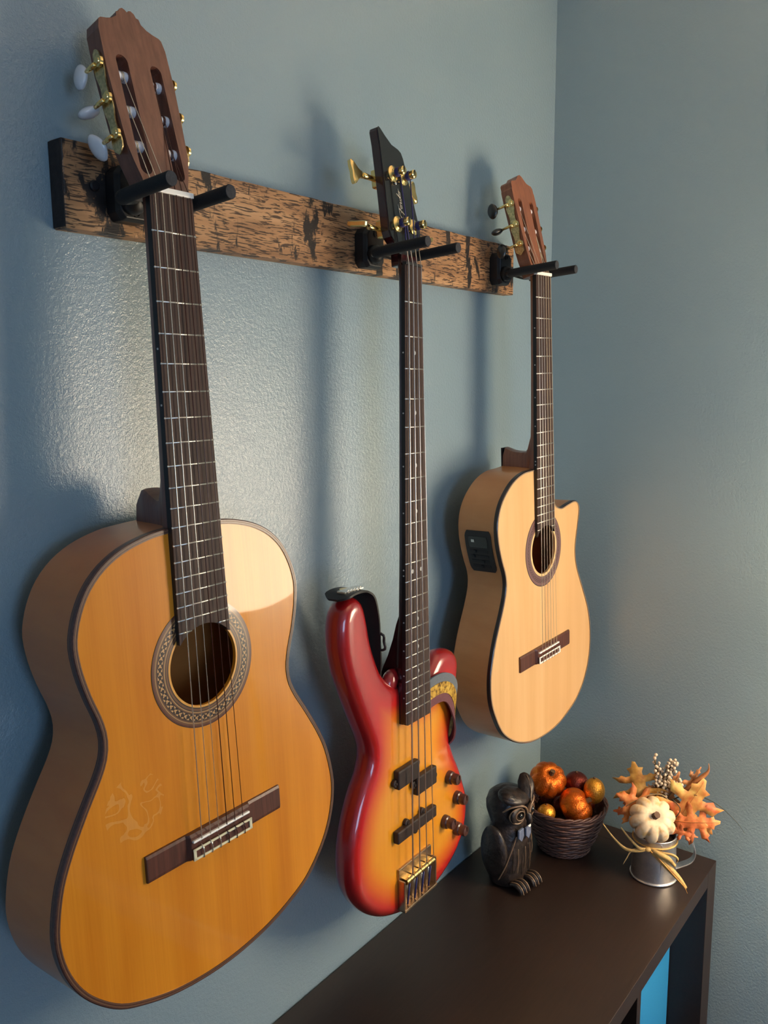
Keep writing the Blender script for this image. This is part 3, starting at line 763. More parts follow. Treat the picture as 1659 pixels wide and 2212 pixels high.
obj('neck_block', box((0, .0095, (-.578 - .638) / 2), (hwb * 2 - .001, .0062, .062)), CRIMSON, g2, False)
obj('neck_heel', heel_mesh([(.012, -.470), (.019, -.488), (.025, -.510), (.034, -.535), (.044, -.556), (.049, -.571)], -.600, .0265, .026), CRIMSON, g2, 'auto')
T2 = headT(.008, math.radians(6))
hp = [(-20, 0), (-19, 14), (-18, 22), (-33, 36), (-36, 44), (-37, 100), (-39, 155), (-41, 172), (-39, 177), (-35, 175), (-26, 168), (-12, 159), (3, 156), (9, 153), (13, 146), (20, 120), (30, 86), (38, 56), (39, 42), (34, 30), (22, 18), (20, 10), (20, 0)]
hp = [(x / 1000, z / 1000) for x, z in hp]
obj('headstock', prism(hp, [], .0016, .0150, T2), CRIMSON, g2, False, bevel=.0015)
obj('head_veneer', prism(hp, [], 0, .0016, T2), GLOSSBLK, g2, False, bevel=.0004, label='glossy black headstock face')
posts = [(-.017, .120, -1), (.008, .120, 1), (-.017, .054, -1), (.022, .056, 1)]
for (px, ph, sg) in posts:
    tn = empty('tuning_machine'); tn.parent = g2
    obj('bushing', mv(lathe([(.0105, .0), (.0105, -.0012), (.0085, -.002), (.0062, -.0032), (.0050, -.0060), (.0044, -.0085)], 8 * 3, (0, 0, 0), 'y'), Matrix.Identity(4)), GOLD, tn, 'auto')
    b = tn.children[-1] if tn.children else None
    for o_ in [o for o in COL.objects if o.parent == tn]:
        o_.data.transform(Matrix.Identity(4))
        for v in o_.data.vertices: v.co = T2(px + v.co.x, v.co.y, ph + v.co.z)
    po = lathe([(.0042, -.004), (.0042, -.0110), (.0052, -.0125), (.0056, -.0150), (.0056, -.0185), (.0046, -.0195), (.0001, -.0195)], 18, (0, 0, 0), 'y')
    obj('post', ([T2(px + x, y, ph + z) for x, y, z in po[0]], po[1]), GOLD, tn, 'auto')
    wr = join(*[tube([(math.cos(a) * .0052, -.0070 - q * .0013, math.sin(a) * .0052) for a in [2 * PI * j / 14 for j in range(14)]], .0009, 5, True) for q in range(4)])
    obj('string_winding', ([T2(px + x, y, ph + z) for x, y, z in wr[0]], wr[1]), WRAPBLUE, tn)
    obj('slot', box(T2(px, -.0192, ph), (.0016, .0012, .0098)), BLACKPL, tn, False)
    # gear box behind, shaft and clover-shaped paddle
    obj('gear_case', ([T2(px + x, y, ph + z) for x, y, z in box((sg * .004, .020, -.004), (.022, .011, .024))[0]], box((0, 0, 0), (1, 1, 1))[1]), GOLD, tn, False, bevel=.002)
    ex = sg * (.052 if sg < 0 else .038)
    xk = -.056 if sg < 0 else px + .034
    obj('shaft', tube([T2(px, .021, ph - .004), T2((px + xk) / 2 + sg * .006, .021, ph - .004), T2(xk - sg * .002, .021, ph - .004), T2(xk, .021, ph - .004)], [.0036, .0036, .0042, .0030], 10), GOLD, tn)
    pad = [(0, .0030), (.004, .0034), (.008, .0048), (.012, .0078), (.016, .0108), (.0185, .0116), (.0200, .0104), (.0205, .006)]
    loop = pad + [(.0195, .0)] + [(a, -b_) for a, b_ in pad[::-1]]
    ang = .1 if ph > .1 else 1.35
    L = []
    for yy, sc_ in ((-.0023, .84), (-.0015, .97), (.0015, .97), (.0023, .84)):
        row = []
        for a, b_ in loop:
            aa = (.010 + (a - .010) * sc_) * 1.3; bb = b_ * sc_ * 1.42
            flare = yy * (1 + .6 * (a / .02))
            row.append(T2(xk + sg * aa, .021 + flare * math.cos(ang) + bb * math.sin(ang), ph - .004 + bb * math.cos(ang) - flare * math.sin(ang)))
        L.append(row)
    obj('tuning_key', rings(L, ID3, True, True), GOLD, tn, 'auto')
obj('string_tree', join(ell(T2(-.0135, -.001, .108), (.0024, .0018, .0024), 10, 6)), STEEL, g2)
# script logo on the head: letter strokes run up the headstock
def stroke(pts, sc_=.0088, ox=-.0010, oz=.0685, r=.00055, dd=-.0005):
    q = catmull(pts, 5, False)
    return tube([T2(ox - y * sc_ * .92 - x * .0007, dd, oz + (x + y * .25) * sc_ * .84) for x, y in q], r, 5)
letters = [
 [(-.5, .1), (-.7, .5), (-.3, 1.0), (.6, 1.15), (1.3, 1.25)], [(.75, 1.15), (.55, .5), (.25, -.35), (-.2, -.7), (-.6, -.5), (-.5, -.15)], [(.15, .5), (.95, .58)],
 [(1.0, .25), (1.45, .45), (1.3, .62), (1.05, .4), (1.2, .03), (1.6, .15)], [(1.65, .55), (1.6, 0), (1.75, .45), (2.05, .55), (2.0, .05), (2.35, .15)],
 [(2.9, .5), (2.5, .45), (2.5, .08), (2.85, .15), (3.3, 1.3), (3.0, .2), (3.3, .1)], [(3.35, .22), (3.75, .45), (3.6, .62), (3.35, .4), (3.5, .03), (3.9, .15)],
 [(3.95, .55), (3.9, 0), (4.05, .45), (4.45, .52)]]
lg = obj('logo', join(*[stroke(l) for l in letters]), plain('silver_print', rgb(196, 190, 176), .4, .3), g2, label='silver cursive word Fender printed along the headstock')
obj('logo_core', join(*[stroke(l, r=.00018, dd=-.0009) for l in letters]), GLOSSBLK, lg)
# strings
for i in range(4):
    xn = (-1 + 2 * i / 3) * .0155; xs_ = (-1 + 2 * i / 3) * .0285
    j = (2, 0, 1, 3)[i]; px, ph, sg = posts[j]
    a = T2(px + (.0045 if i < 2 else -.0045 if i == 3 else .0045), -.0085, ph)
    r = (.00115, .00098, .0008, .00062)[i]
    obj('string_silk', tube([a, tuple(Vector(a).lerp(Vector((xn, -.0012, .003)), .62 if ph < .1 else .80))], r * 1.05, 6), WRAPBLUE, g2)
    obj('string', tube([tuple(Vector(a).lerp(Vector((xn, -.0012, .003)), .60 if ph < .1 else .78)), (xn, -.0022, .002), (xn, -.0026, 0), (xs_, -.0058, -S2), (xs_, .001, -S2 - .012), (xs_, .003, -S2 - .040)], r, 6), BASSSTR, g2)
YB = .0122
def pk(cx, cz, w_, h_, name='pickup', ears=None):
    e = obj(name, box((cx, YB - .0050, cz), (w_, .0100, h_)), PICKUP, g2, False, bevel=.0022, seg=3)
    for ex, ez in ears:
        ear = obj('mounting_ear', lathe([(.0058, YB - .0005), (.0058, YB - .0052), (.0048, YB - .0062), (.0001, YB - .0062)], 16, (cx + ex, 0, cz + ez), 'y'), PICKUP, e, 'auto')
        obj('screw', lathe([(.0024, YB - .0060), (.0020, YB - .0074), (.0001, YB - .0076)], 10, (cx + ex, 0, cz + ez), 'y'), PICKUP, e, 'auto')
    return e
DX = -.008
pk(-.0215, -.717, .054, .028, ears=[(-.0285, -.004), (.0285, .006)])
pk(.0265, -.745, .054, .028, ears=[(-.0285, .003), (.0285, -.004)])
pk(.000, -.803, .104, .0185, ears=[(-.022, .0105), (.020, .0105), (-.0, -.0098)])
for kx, kz in ((.103, -.772), (.126, -.815), (.089, -.840), (.126, -.868)):
    kn = lathe([(.0108, YB), (.0108, YB - .004), (.0100, YB - .0075), (.0082, YB - .0090), (.0086, YB - .0115), (.0088, YB - .0155), (.0078, YB - .0190), (.0001, YB - .0200)], 22, (kx, 0, kz), 'y')
    kb = obj('knob', kn, KNOB, g2, 'auto')
    obj('indicator_line', box((kx + .001, YB - .0200, kz + .003), (.0012, .0012, .0075)), plain('knob_mark', rgb(40, 26, 22), .5), kb, False)
# bridge: gold-bronze tray with four saddles
br = empty('bridge'); br.parent = g2
bx, bz0, bz1 = .001, -.857, -.921
obj('bridge_plate', box((bx, YB - .0015, (bz0 + bz1) / 2), (.088, .004, bz0 - bz1)), BRONZE, br, False, bevel=.0008)
obj('bridge_rail', join(box((bx - .0425, YB - .007, (bz0 + bz1) / 2 - .008), (.003, .012, .048)), box((bx + .0425, YB - .007, (bz0 + bz1) / 2 - .008), (.003, .012, .048)), box((bx, YB - .0075, bz1 + .0022), (.088, .013, .0044))), BRONZE, br, False, bevel=.0008)
for i in range(4):
    xs_ = (-1 + 2 * i / 3) * .0285
    sd = obj('saddle', join(tube([(xs_ - .0088, YB - .0115, -S2 - .012), (xs_ - .001, YB - .0115, -S2 - .012), (xs_, YB - .0105, -S2 - .012), (xs_ + .001, YB - .0115, -S2 - .012), (xs_ + .0088, YB - .0115, -S2 - .012)], [.0042, .0042, .0032, .0042, .0042], 12), box((xs_, YB - .006, -S2 - .013), (.016, .006, .009))), GOLD, br, 'auto')
    obj('intonation_screw', tube([(xs_ + .002, YB - .007, -S2 - .015), (xs_ + .002, YB - .007, bz1 + .004)], .0013, 8), STEEL, sd)
    obj('string_silk', tube([(xs_, -.0002, -S2 - .018), (xs_, .004, bz1 + .006)], .0014, 6), WRAPBLUE, g2)
obj('cutaway_lip', mv(ell((0, 0, 0), (.014, .011, .019), 18, 12), Matrix.Translation((-.036, .0245, -.577)) @ Matrix.Rotation(.6, 4, 'Y')), plain('cherry_red_lacquer', rgb(150, 26, 30), .28, coat=.9), g2)
obj('strap_button', lathe([(.0075, 0), (.0075, .002), (.004, .003), (.004, .008), (.0080, .009), (.0080, .012), (.0001, .0125)], 18, (-.126, .031, -.4375), 'z'), GOLD, g2, 'auto')

# strap hung on the bass
strap = empty('guitar_strap', tuple(Vector((-.6349, -.1119, -4.2316 + ZS))), 'black leather and striped gold brocade strap draped over the horns of the red bass', 'strap', mat3=euler(.0396, -.0210, .0152))
path = catmull([(-.158, .026, -.4335), (-.140, .028, -.4285), (-.118, .030, -.4285), (-.096, .035, -.4335), (-.080, .036, -.446), (-.069, .038, -.478), (-.061, .043, -.51), (-.054, .047, -.545), (-.049, .054, -.590)], 5, False)
n_ = len(path)
wd = [(0, .042 * (1 if i > 3 else .35 + .2 * i), 0) for i in range(n_)]
le = obj('leather_end', ribbon(path, wd, .0028), LEATHER, strap, 'auto', label='black leather strap end')
obj('slide_buckle', tube(catmull([(-.0618, .020, -.50), (-.0580, .018, -.512), (-.0565, .021, -.525), (-.0560, .066, -.525), (-.0608, .064, -.50)], 4), .0020, 8, True), BLACKPL, strap)
obj('embossed_badge', join(box((-.124, .024, -.4262), (.040, .014, .0028)), *[torus((-.138 + .0065 * i, .0160, -.4250), .0022, .0006, 'y', 10, 5, .8, 5.4) for i in range(5)]), STEEL, strap, False, bevel=.0006, label='silver badge with a row of raised curved letters')
cl = [(.020, .0035, -.6160), (.046, .0010, -.6105), (.069, .0000, -.6115), (.087, .0004, -.6190), (.101, .0020, -.6320), (.111, .0050, -.6490), (.117, .0100, -.6700), (.121, .0160, -.692), (.121, .024, -.712), (.116, .040, -.730)]
wv = [(.000, .001, 1), (-.04, .0, 1), (.10, .0, 1), (.30, -.02, .95), (.52, .06, .8), (.66, .22, .6), (.70, .48, .35), (.68, .68, .15), (.62, .78, .0), (.6, .8, -.1)]
cp_ = catmull(cl, 5, False); wp = [Vector(q).normalized() for q in catmull(wv, 5, False)]
SW = .044
for nm, a, b_, mt, rise in (('grey_band', .5, .20, STRGREY, .0), ('gold_band', .20, -.20, STRGOLD, -.0008), ('maroon_band', -.20, -.5, STRMAR, .0)):
    c = (a + b_) / 2
    obj(nm, ribbon([Vector(p) + w_ * SW * c + Vector((0, rise, 0)) for p, w_ in zip(cp_, wp)], [w_ * SW * abs(a - b_) for w_ in wp], .0026), mt, strap, 'auto', label={'grey_band': 'grey outer stripe of the strap', 'gold_band': 'gold flowered brocade stripe', 'maroon_band': 'maroon outer stripe of the strap'}[nm])

# ------------------------------------------------------------------ shelf unit
TZ, TX1, TD = .79, -.028, .39
unit = empty('shelf_unit', (-.775, -.20, 0), 'dark brown low cube shelf unit standing along the wall under the guitars', 'shelf')
ux = .775; X1 = TX1 + ux; X0 = X1 - 1.49; yb, yf = .197, -.19; D0 = (yb + yf) / 2; DD = yb - yf
obj('top_board', box(((X0 + X1) / 2, D0, TZ - .0155), (X1 - X0 - .0998, DD, .031)), EBROWN, unit, False, bevel=.0006)
obj('side_panel', box((X1 - .025, D0, TZ / 2), (.0498, DD, TZ)), EBROWN, unit, False, bevel=.0006)
obj('side_panel', box((X0 + .025, D0, TZ / 2), (.0498, DD, TZ)), EBROWN, unit, False, bevel=.0006)
obj('bottom_board', box(((X0 + X1) / 2, D0, .019), (X1 - X0 - .0998, DD, .038)), EBROWN, unit, False, bevel=.0006)
iw = (X1 - X0 - .1 - .051) / 4
for i in (1, 2, 3): obj('divider', box((X1 - .05 - iw * i - .017 * (i - .5), D0, .3985), (.0168, DD - .002, .7208)), EBROWN, unit, False, bevel=.0004)
for i in range(4): obj('shelf', box((X1 - .05 - iw * (i + .5) - .017 * i, D0, .398), (iw - .0004, DD - .004, .017)), EBROWN, unit, False)
xb = -.775 + X1 - .05 - iw / 2
bin_ = empty('storage_box', (xb, -.18, .4068), 'bright blue fabric storage box in the upper right cube of the shelf', 'storage box')
bw_, bh_, bdp = iw - .006, .335, .30
v, f = box((0, 0, bh_ / 2), (bw_, bdp, bh_)); 
obj('fabric_body', join(box((0, -bdp / 2 + .002, bh_ / 2), (bw_, .004, bh_)), box((0, bdp / 2 - .002, bh_ / 2), (bw_, .004, bh_)), box((-bw_ / 2 + .002, 0, bh_ / 2), (.004, bdp - .008, bh_)), box((bw_ / 2 - .002, 0, bh_ / 2), (.004, bdp - .008, bh_)), box((0, 0, .002), (bw_ - .008, bdp - .008, .004))), BLUEBOX, bin_, False, bevel=.0012)
obj('handle', box((0, -bdp / 2 - .002, .24), (.09, .003, .025)), BLUEBOX, bin_, False, bevel=.001)
bin_.location = (xb, -.327 + bdp / 2, .4068)

# ------------------------------------------------------------------ owl
OWLP = Vector((-.318, -.098, TZ))
OWLM = plain('dark_carved_wood', rgb(44, 34, 29), .46, var=.5, scale=75, bump=.9, coat=.12, bd=.003)
OWLL = plain('rubbed_carved_edge', rgb(128, 102, 78), .35, var=.25, scale=90, coat=.3)
OWLB = plain('painted_blue_glint', rgb(112, 122, 146), .25, var=.15, scale=120, coat=.5)  # reflected light on the owl's chest, painted as a colour
owl = empty('owl_figurine', OWLP, 'dark carved wooden owl with ringed eyes standing left of the basket', 'figurine', rotz=math.radians(-8))
pr = [(.0001, .0), (.030, .0), (.037, .006), (.0405, .025), (.042, .055), (.041, .085), (.037, .108), (.034, .118), (.037, .128), (.040, .142), (.040, .156), (.036, .168), (.027, .176), (.012, .180), (.0001, .181)]
v, f = lathe(pr, 36)
v = [(x * (1 + .05 * noise.noise(Vector((x, y, z)) * 55)), y * .88 * (1 + .05 * noise.noise(Vector((x, y, z + 3)) * 55)) + (0.004 if z > .115 else 0) + .002 * math.sin(z * 90), z) for x, y, z in v]
obj('body', (v, f), OWLM, owl)
hz = .145
for s in (-1, 1):
    ex = s * .0195
    def face(x, dep, z): return (x, -.0355 * math.sqrt(max(.05, 1 - (x / .046) ** 2)) - dep, z)
    eye = obj('eye', join(ell(face(ex, -.001, hz), (.0155, .006, .0155), 20, 10)), OWLM, owl)
    def ringp(rr, dep, n=26, off=(0, 0)): return [face(ex + off[0] + math.cos(2 * PI * i / n) * rr, dep, hz + off[1] + math.sin(2 * PI * i / n) * rr) for i in range(n)]
    obj('eye_ring', tube(ringp(.0145, .0035), .0016, 7, True), OWLL, eye)
    obj('eye_ring', tube(ringp(.0088, .0065, off=(-s * .002, .001)), .0013, 7, True), OWLL, eye)
    obj('pupil', ell(face(ex - s * .002, .0065, hz + .001), (.0052, .0040, .0052), 14, 8), GLOSSBLK, eye)
    obj('brow', tube(catmull([face(ex + s * .021, .000, hz + .008), face(ex + s * .014, .005, hz + .0185), face(ex - s * .002, .008, hz + .0205), face(ex - s * .014, .008, hz + .012), face(ex - s * .0175, .008, hz - .004)], 5, False), [.0022 - .0008 * abs(i - 10) / 10 for i in range(21)], 7), OWLL, owl, label='paler carved brow ridge')
    # ear tuft: leaf-shaped feather sweeping up and out
    hh = .022 if s > 0 else .004
    pts = [(s * .012, -.030, .163), (s * .022, -.022, .174 + hh * .25), (s * .030, -.012, .176 + hh * .65), (s * .033, -.004, .176 + hh)]
    pc = catmull(pts, 6, False); m_ = len(pc)
    obj('ear_tuft', tube(pc, [.0035 + .0115 * math.sin(PI * (.12 + .86 * i / (m_ - 1))) for i in range(m_)], 12, sx=.42 if s > 0 else .6), OWLM, owl)
    obj('ear_edge', tube([(x - s * .001, y - .011, z) for x, y, z in pc], .0010, 6), OWLL, owl)
    # wing
    wg = ell((0, 0, 0), (.014, .030, .056), 16, 14)
    M = Matrix.Translation((s * .036, .004, .064)) @ Matrix.Rotation(s * .10, 4, 'Y')
    obj('wing', mv(wg, M), OWLM, owl)
    obj('wing_edge', tube(catmull([(s * .020, -.033, .104), (s * .030, -.030, .080), (s * .040, -.024, .050), (s * .044, -.012, .022)], 5, False), .0011, 6), OWLL, owl)
    for t_ in range(3):
        fx = s * .0185 + (t_ - 1) * .0092
        obj('toe', tube(catmull([(fx, -.026, .012), (fx, -.040, .0155), (fx, -.049, .011), (fx, -.052, .0035)], 4, False), [.0032 + .0014 * math.sin(PI * i / 12) for i in range(13)], 8), OWLM, owl)
        obj('claw_edge', tube(catmull([(fx, -.0285, .0165), (fx, -.042, .0200), (fx, -.0525, .014), (fx, -.0566, .005)], 4, False), .0012, 6), OWLL, owl)
obj('brow_crest', mv(ell((0, 0, 0), (.036, .026, .011), 20, 8), Matrix.Translation((-.008, -.016, .172)) @ Matrix.Rotation(.25, 4, 'X') @ Matrix.Rotation(.15, 4, 'Y')), OWLM, owl)
obj('beak', tube([(0, -.034, .150), (0, -.044, .143), (0, -.046, .132), (0, -.041, .122)], [.004, .0068, .0055, .001], 10), OWLM, owl)
for s, zz in ((-1, .108), (1, .106)):  # pale facets whose bluish colour stands in for reflections on the chest
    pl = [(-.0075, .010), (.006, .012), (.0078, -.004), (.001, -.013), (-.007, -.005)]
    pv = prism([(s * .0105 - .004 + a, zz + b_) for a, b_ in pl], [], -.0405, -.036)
    obj('chest_glint', pv, OWLB, owl, False, bevel=.001, label='blue-grey facet painted as a light reflection on the chest')
obj('neck_bead', ell((.010, -.0385, .117), (.0045, .003, .003), 10, 6), BONE, owl, label='small white chip at the throat')
for i in range(7):
    x0 = -.026 + .0085 * i
    obj('carved_groove', tube(catmull([(x0, -.0375 * math.sqrt(1 - (x0 / .044) ** 2) - .001, .084 - .004 * (i % 2)), (x0 * 1.04, -.0385 * math.sqrt(1 - (x0 / .044) ** 2) - .001, .058), (x0 * 1.05, -.0375 * math.sqrt(1 - (x0 / .044) ** 2) - .0006, .036 - .004 * (i % 3))], 3, False), .0007, 5), OWLL if i % 2 else OWLM, owl)

# ------------------------------------------------------------------ basket with fruit
CR = math.radians(-68)               # yaw of things that are turned with the table's objects
BP = Vector((-.1555, -.1330, TZ))
bas = empty('wicker_basket', BP, 'small round brown wicker basket on the dark shelf top by the corner', 'basket', rotz=CR)
WICK = plain('brown_wicker', rgb(92, 62, 54), .5, var=.3, scale=160, bump=.3, coat=.15)
BH = .092
def brad(t): return .047 + .031 * t + .004 * math.sin(PI * t)
prf = [(.0001, .001), (.044, .001)] + [(brad(t) - .0022, .002 + BH * t) for t in [i / 10 for i in range(11)]] + [(brad(t) - .0034, .002 + BH * t) for t in [1 - i / 10 for i in range(11)]] + [(.0001, .004)]
obj('basket_wall', lathe(prf, 36), WICK, bas, 'auto')
ns = 18
for i in range(20):
    t = i / 19; n = 72; pts = []
    for j in range(n):
        a = 2 * PI * j / n; rr = brad(t) + .0016 * math.sin(a * ns / 2 + (PI if i % 2 else 0))
        zz = .0035 + (BH - .002) * t + .0012 * math.sin(3 * a + i) + (.0022 * math.sin(a * 2 + 1) if i > 14 else 0)
        pts.append((rr * math.cos(a), rr * math.sin(a), zz))
    obj('wicker_strand', tube(pts, .0023 if i < 17 else .0026, 5, True), WICK, bas)
for q in range(3):
    n = 90
    pts = [((brad(1) + .0008 + .0028 * math.cos(a * 9 + q * 2.09)) * math.cos(a), (brad(1) + .0008 + .0028 * math.cos(a * 9 + q * 2.09)) * math.sin(a), BH + .003 + .0026 * math.sin(a * 9 + q * 2.09)) for a in [2 * PI * j / n for j in range(n)]]
    obj('rim_strand', tube(pts, .0022, 5, True), WICK, bas)
    pts = [((brad(0) + .0016 + .002 * math.cos(a * 9 + q * 2.09)) * math.cos(a), (brad(0) + .0016 + .002 * math.cos(a * 9 + q * 2.09)) * math.sin(a), .0045 + .002 * math.sin(a * 9 + q * 2.09)) for a in [2 * PI * j / n for j in range(n)]]
    obj('foot_strand', tube(pts, .0019, 5, True), WICK, bas)
def glitter(name, c1, c2, c3):
    k = NM(name); v = k.co(); n1 = k.noise(38, v, 3); n2 = k.noise(420, v, 2)
    k.set(Base_Color=k.mix(k.math('MULTIPLY', n2, .6), k.ramp(n1, [(.3, c1), (.55, c2), (.75, c3)]), c3), Roughness=.33, Metallic=.75)
    k.bump(n2, .9, .0012); return k.m
GL_O = glitter('orange_glitter', rgb(176, 52, 14), rgb(214, 92, 22), rgb(240, 140, 40))
GL_Y = glitter('gold_glitter', rgb(190, 100, 22), rgb(226, 150, 40), rgb(246, 190, 80))
GL_R = glitter('maroon_glitter', rgb(78, 22, 16), rgb(110, 40, 28), rgb(136, 60, 44))
def local(P, r=CR): return P
def pumpkin(pos, r, squash, ribs, m, name, label, tilt=(0, 0), cat='pumpkin', group=None, stemm=None, depth=.09, parent=None):
    nu, nv = ribs * 8, 20; V, F = [], []
    pr = []
    if parent is None:
        e = empty(name, pos, label, cat, group); e.rotation_euler = (tilt[0], tilt[1], .3)
    else:
        e = bpy.data.objects.new(name, None); COL.objects.link(e); e.parent = parent; e.location = pos; e.rotation_euler = (tilt[0], tilt[1], .3)
    for i in range(nv + 1):
        ph = PI * i / nv; s_, c_ = math.sin(ph), math.cos(ph)
        for j in range(nu):
            a = 2 * PI * j / nu
            g_ = 1 - depth * (1 - abs(math.cos(a * ribs / 2))) ** 1.6 * (s_ ** .4 if s_ > 0 else 0)
            dip = .26 * math.exp(-(s_ / .36) ** 2)
            rr = max(1e-6, s_) * g_ * r
            V.append((rr * math.cos(a), rr * math.sin(a), r * squash * (c_ * (1 - dip))))
    for i in range(nv):
        for j in range(nu):
            l = (j + 1) % nu; F.append((i * nu + j, (i + 1) * nu + j, (i + 1) * nu + l, i * nu + l))
    obj('flesh', (V, F), m, e)
    zt_ = r * squash * .74
    obj('stem', tube([(0, 0, zt_ - .002), (0, 0, zt_ + r * .12), (r * .05, 0, zt_ + r * .26)], [r * .17, r * .13, r * .15], 8), stemm or plain('dry_stem', rgb(98, 70, 40), .7, var=.3, bump=.4), e, 'auto')
    return e
rr_ = Vector((math.cos(CR), math.sin(CR), 0)); ff_ = Vector((-math.sin(CR), math.cos(CR), 0)); uz = Vector((0, 0, 1))
def cf(base, r_, f_, u_): return base + rr_ * r_ + ff_ * f_ + uz * u_
TO = Vector((-.7926, -.6098, 0))
pumpkin(cf(BP, -.034, .004, .1335), .0365, .88, 9, GL_O, 'glitter_pumpkin', 'large glittery orange pumpkin on top at the left of the basket', (.35, -.55), depth=.10)
pumpkin(cf(BP, .022, -.026, .101), .0355, .86, 8, GL_O, 'glitter_pumpkin', 'glittery red-orange pumpkin at the front of the basket', (1.0, .3), depth=.06)
def gourd(pos, r3, m, name, label, cat):
    e = empty(name, pos, label, cat)
    v, f = ell((0, 0, 0), r3, 24, 16)
    v = [(x * (1 + .04 * math.sin(z * 90)), y, z) for x, y, z in v]
    obj('skin', (v, f), m, e); obj('stem', tube([(0, 0, r3[2] * .96), (0, .001, r3[2] * 1.10)], [.0025, .0018], 6), plain('gourd_stem', rgb(90, 60, 36), .7), e)
    return e
gourd(cf(BP, .055, -.004, .126), (.0205, .0205, .0255), GL_Y, 'glitter_gourd', 'egg-shaped gold glitter gourd at the right side of the basket', 'gourd')
gourd(cf(BP, .020, .024, .124), (.0235, .0235, .0225), GL_R, 'glitter_ball', 'dark maroon glitter ball at the back of the basket', 'ornament')
gourd(cf(BP, -.032, -.046, .0905), (.0175, .0175, .0165), GL_Y, 'glitter_gourd', 'small gold glitter gourd low at the front left of the basket', 'gourd')
for i_, (a_, b_, c_) in enumerate(((.036, .020, .086), (-.004, .006, .080), (-.036, .026, .084))):
    gourd(cf(BP, a_, b_, c_), (.022, .022, .021), GL_R, 'glitter_ball', ['dark maroon ball deep in the basket at the right under the gold gourd', 'dark maroon ball deep in the middle of the basket between the pumpkins', 'dark maroon ball deep in the basket beneath the largest pumpkin'][i_], 'ornament')
# pine cone
pc_ = empty('pine_cone', cf(BP, -.062, -.008, .104), 'small brown pine cone at the left rim of the basket', 'pine cone')
CONE = plain('pine_cone_scale', rgb(112, 74, 58), .6, var=.3)
obj('core', ell((0, 0, 0), (.0085, .0085, .013), 10, 8), CONE, pc_)
q = 0
for i in range(6):
    for j in range(7):
        a = 2 * PI * (j + .5 * (i % 2)) / 7; zz = -.011 + i * .0044; r_ = .0075 * math.cos(zz / .016) + .0035
        obj('scale', mv(ell((0, 0, 0), (.0042, .0028, .0016), 6, 4), Matrix.Translation((r_ * math.cos(a), r_ * math.sin(a), zz)) @ Matrix.Rotation(a, 4, 'Z') @ Matrix.Rotation(-.5, 4, 'Y')), CONE, pc_, False)

# ------------------------------------------------------------------ tin mug with autumn arrangement
MP = Vector((-.1440, -.3090, TZ))
mug = empty('tin_mug', MP, 'small galvanised tin mug near the shelf end, filled with autumn leaves', 'mug', rotz=CR)
k = NM('galvanised_tin'); v = k.co((1, 1, 1)); n1 = k.noise(26, v, 5, .7); n2 = k.noise(1, k.co((300, 300, 12)), 3)
k.set(Base_Color=k.ramp(n1, [(.35, (.60, .60, .62, 1)), (.65, (.92, .92, .92, 1))]), Metallic=1.0, Roughness=k.ramp(n1, [(.3, (.48, .48, .48, 1)), (.7, (.26, .26, .26, 1))])); k.bump(k.math('ADD', n1, k.math('MULTIPLY', n2, .4)), .12, .001); TIN = k.m
MR0, MR1, MH = .0405, .0375, .084
prf = [(.0001, .0012), (MR0 - .001, .0012), (MR0, .003)] + [(MR0 + (MR1 - MR0) * t, .004 + (MH - .004) * t) for t in [i / 6 for i in range(7)]] + [(MR1 - .0012, MH), (MR0 - .0014, .004), (.0001, .003)]
obj('cup', lathe(prf, 48), TIN, mug, 'auto')
obj('base_rim', torus((0, 0, .0022), MR0 + .0008, .0019, 'z', 48, 8), TIN, mug)
obj('top_rim', torus((0, 0, MH), MR1 + .0003, .0014, 'z', 48, 8), TIN, mug)
obj('side_seam', box((.010, -MR0 + .0030, MH / 2), (.003, .0012, MH - .008)), TIN, mug, False, bevel=.0004)
hpth = catmull([(MR1 - .0005, .004, MH - .006), (MR1 + .014, .004, MH - .001), (MR1 + .027, .004, MH - .010), (MR1 + .034, .004, MH - .030), (MR1 + .028, .004, MH - .048), (MR1 + .010, .004, MH - .060), (MR0 - .0015, .004, MH - .064)], 6, False)
obj('handle', ribbon(hpth, [(0, .019, 0)] * len(hpth), .0016), TIN, mug, 'auto', bevel=.0003)
# arrangement
arr = empty('autumn_arrangement', cf(MP, 0, 0, .018), 'autumn bouquet of oak leaves, white berries and a white mini pumpkin in the tin mug', 'arrangement', rotz=CR)
obj('foam_filling', lathe([(.0001, -.013), (.034, -.013), (.033, .054), (.0001, .060)], 24), plain('brown_moss', rgb(84, 56, 34), .9, var=.4, bump=.6), arr)
k = NM('white_pumpkin_skin'); v = k.co(); n1 = k.noise(60, v, 4, .6); n2 = k.noise(200, v, 2)
k.set(Base_Color=k.mix(k.ramp(n1, [(.5, (0, 0, 0, 1)), (.66, (.8, .8, .8, 1))]), rgb(226, 206, 174), rgb(206, 164, 96)), Roughness=.5); k.bump(n2, .2, .0006)
pp = pumpkin((-.008, -.032, .108), .0415, .76, 10, k.m, 'mini_pumpkin', None, (math.radians(48), -.12), depth=.15, parent=arr, stemm=plain('dark_stem', rgb(92, 62, 40), .7, var=.3, bump=.5))
pp['label'] = 'white ribbed mini pumpkin with brown stem'
def leafmat(name, c1, c2, c3):
    k = NM(name); v = k.co(); n1 = k.noise(34, v, 3, .6); n2 = k.noise(120, v, 3)
    k.set(Base_Color=k.ramp(k.math('ADD', k.math('MULTIPLY', n1, .8), k.math('MULTIPLY', n2, .2)), [(.36, c1), (.5, c2), (.64, c3)]), Roughness=.55); k.bump(n2, .5, .001)
    k.b.inputs['Subsurface Weight'].default_value = .05
    return k.m
LF_Y = leafmat('yellow_leaf', rgb(170, 104, 44), rgb(214, 158, 72), rgb(234, 190, 110))
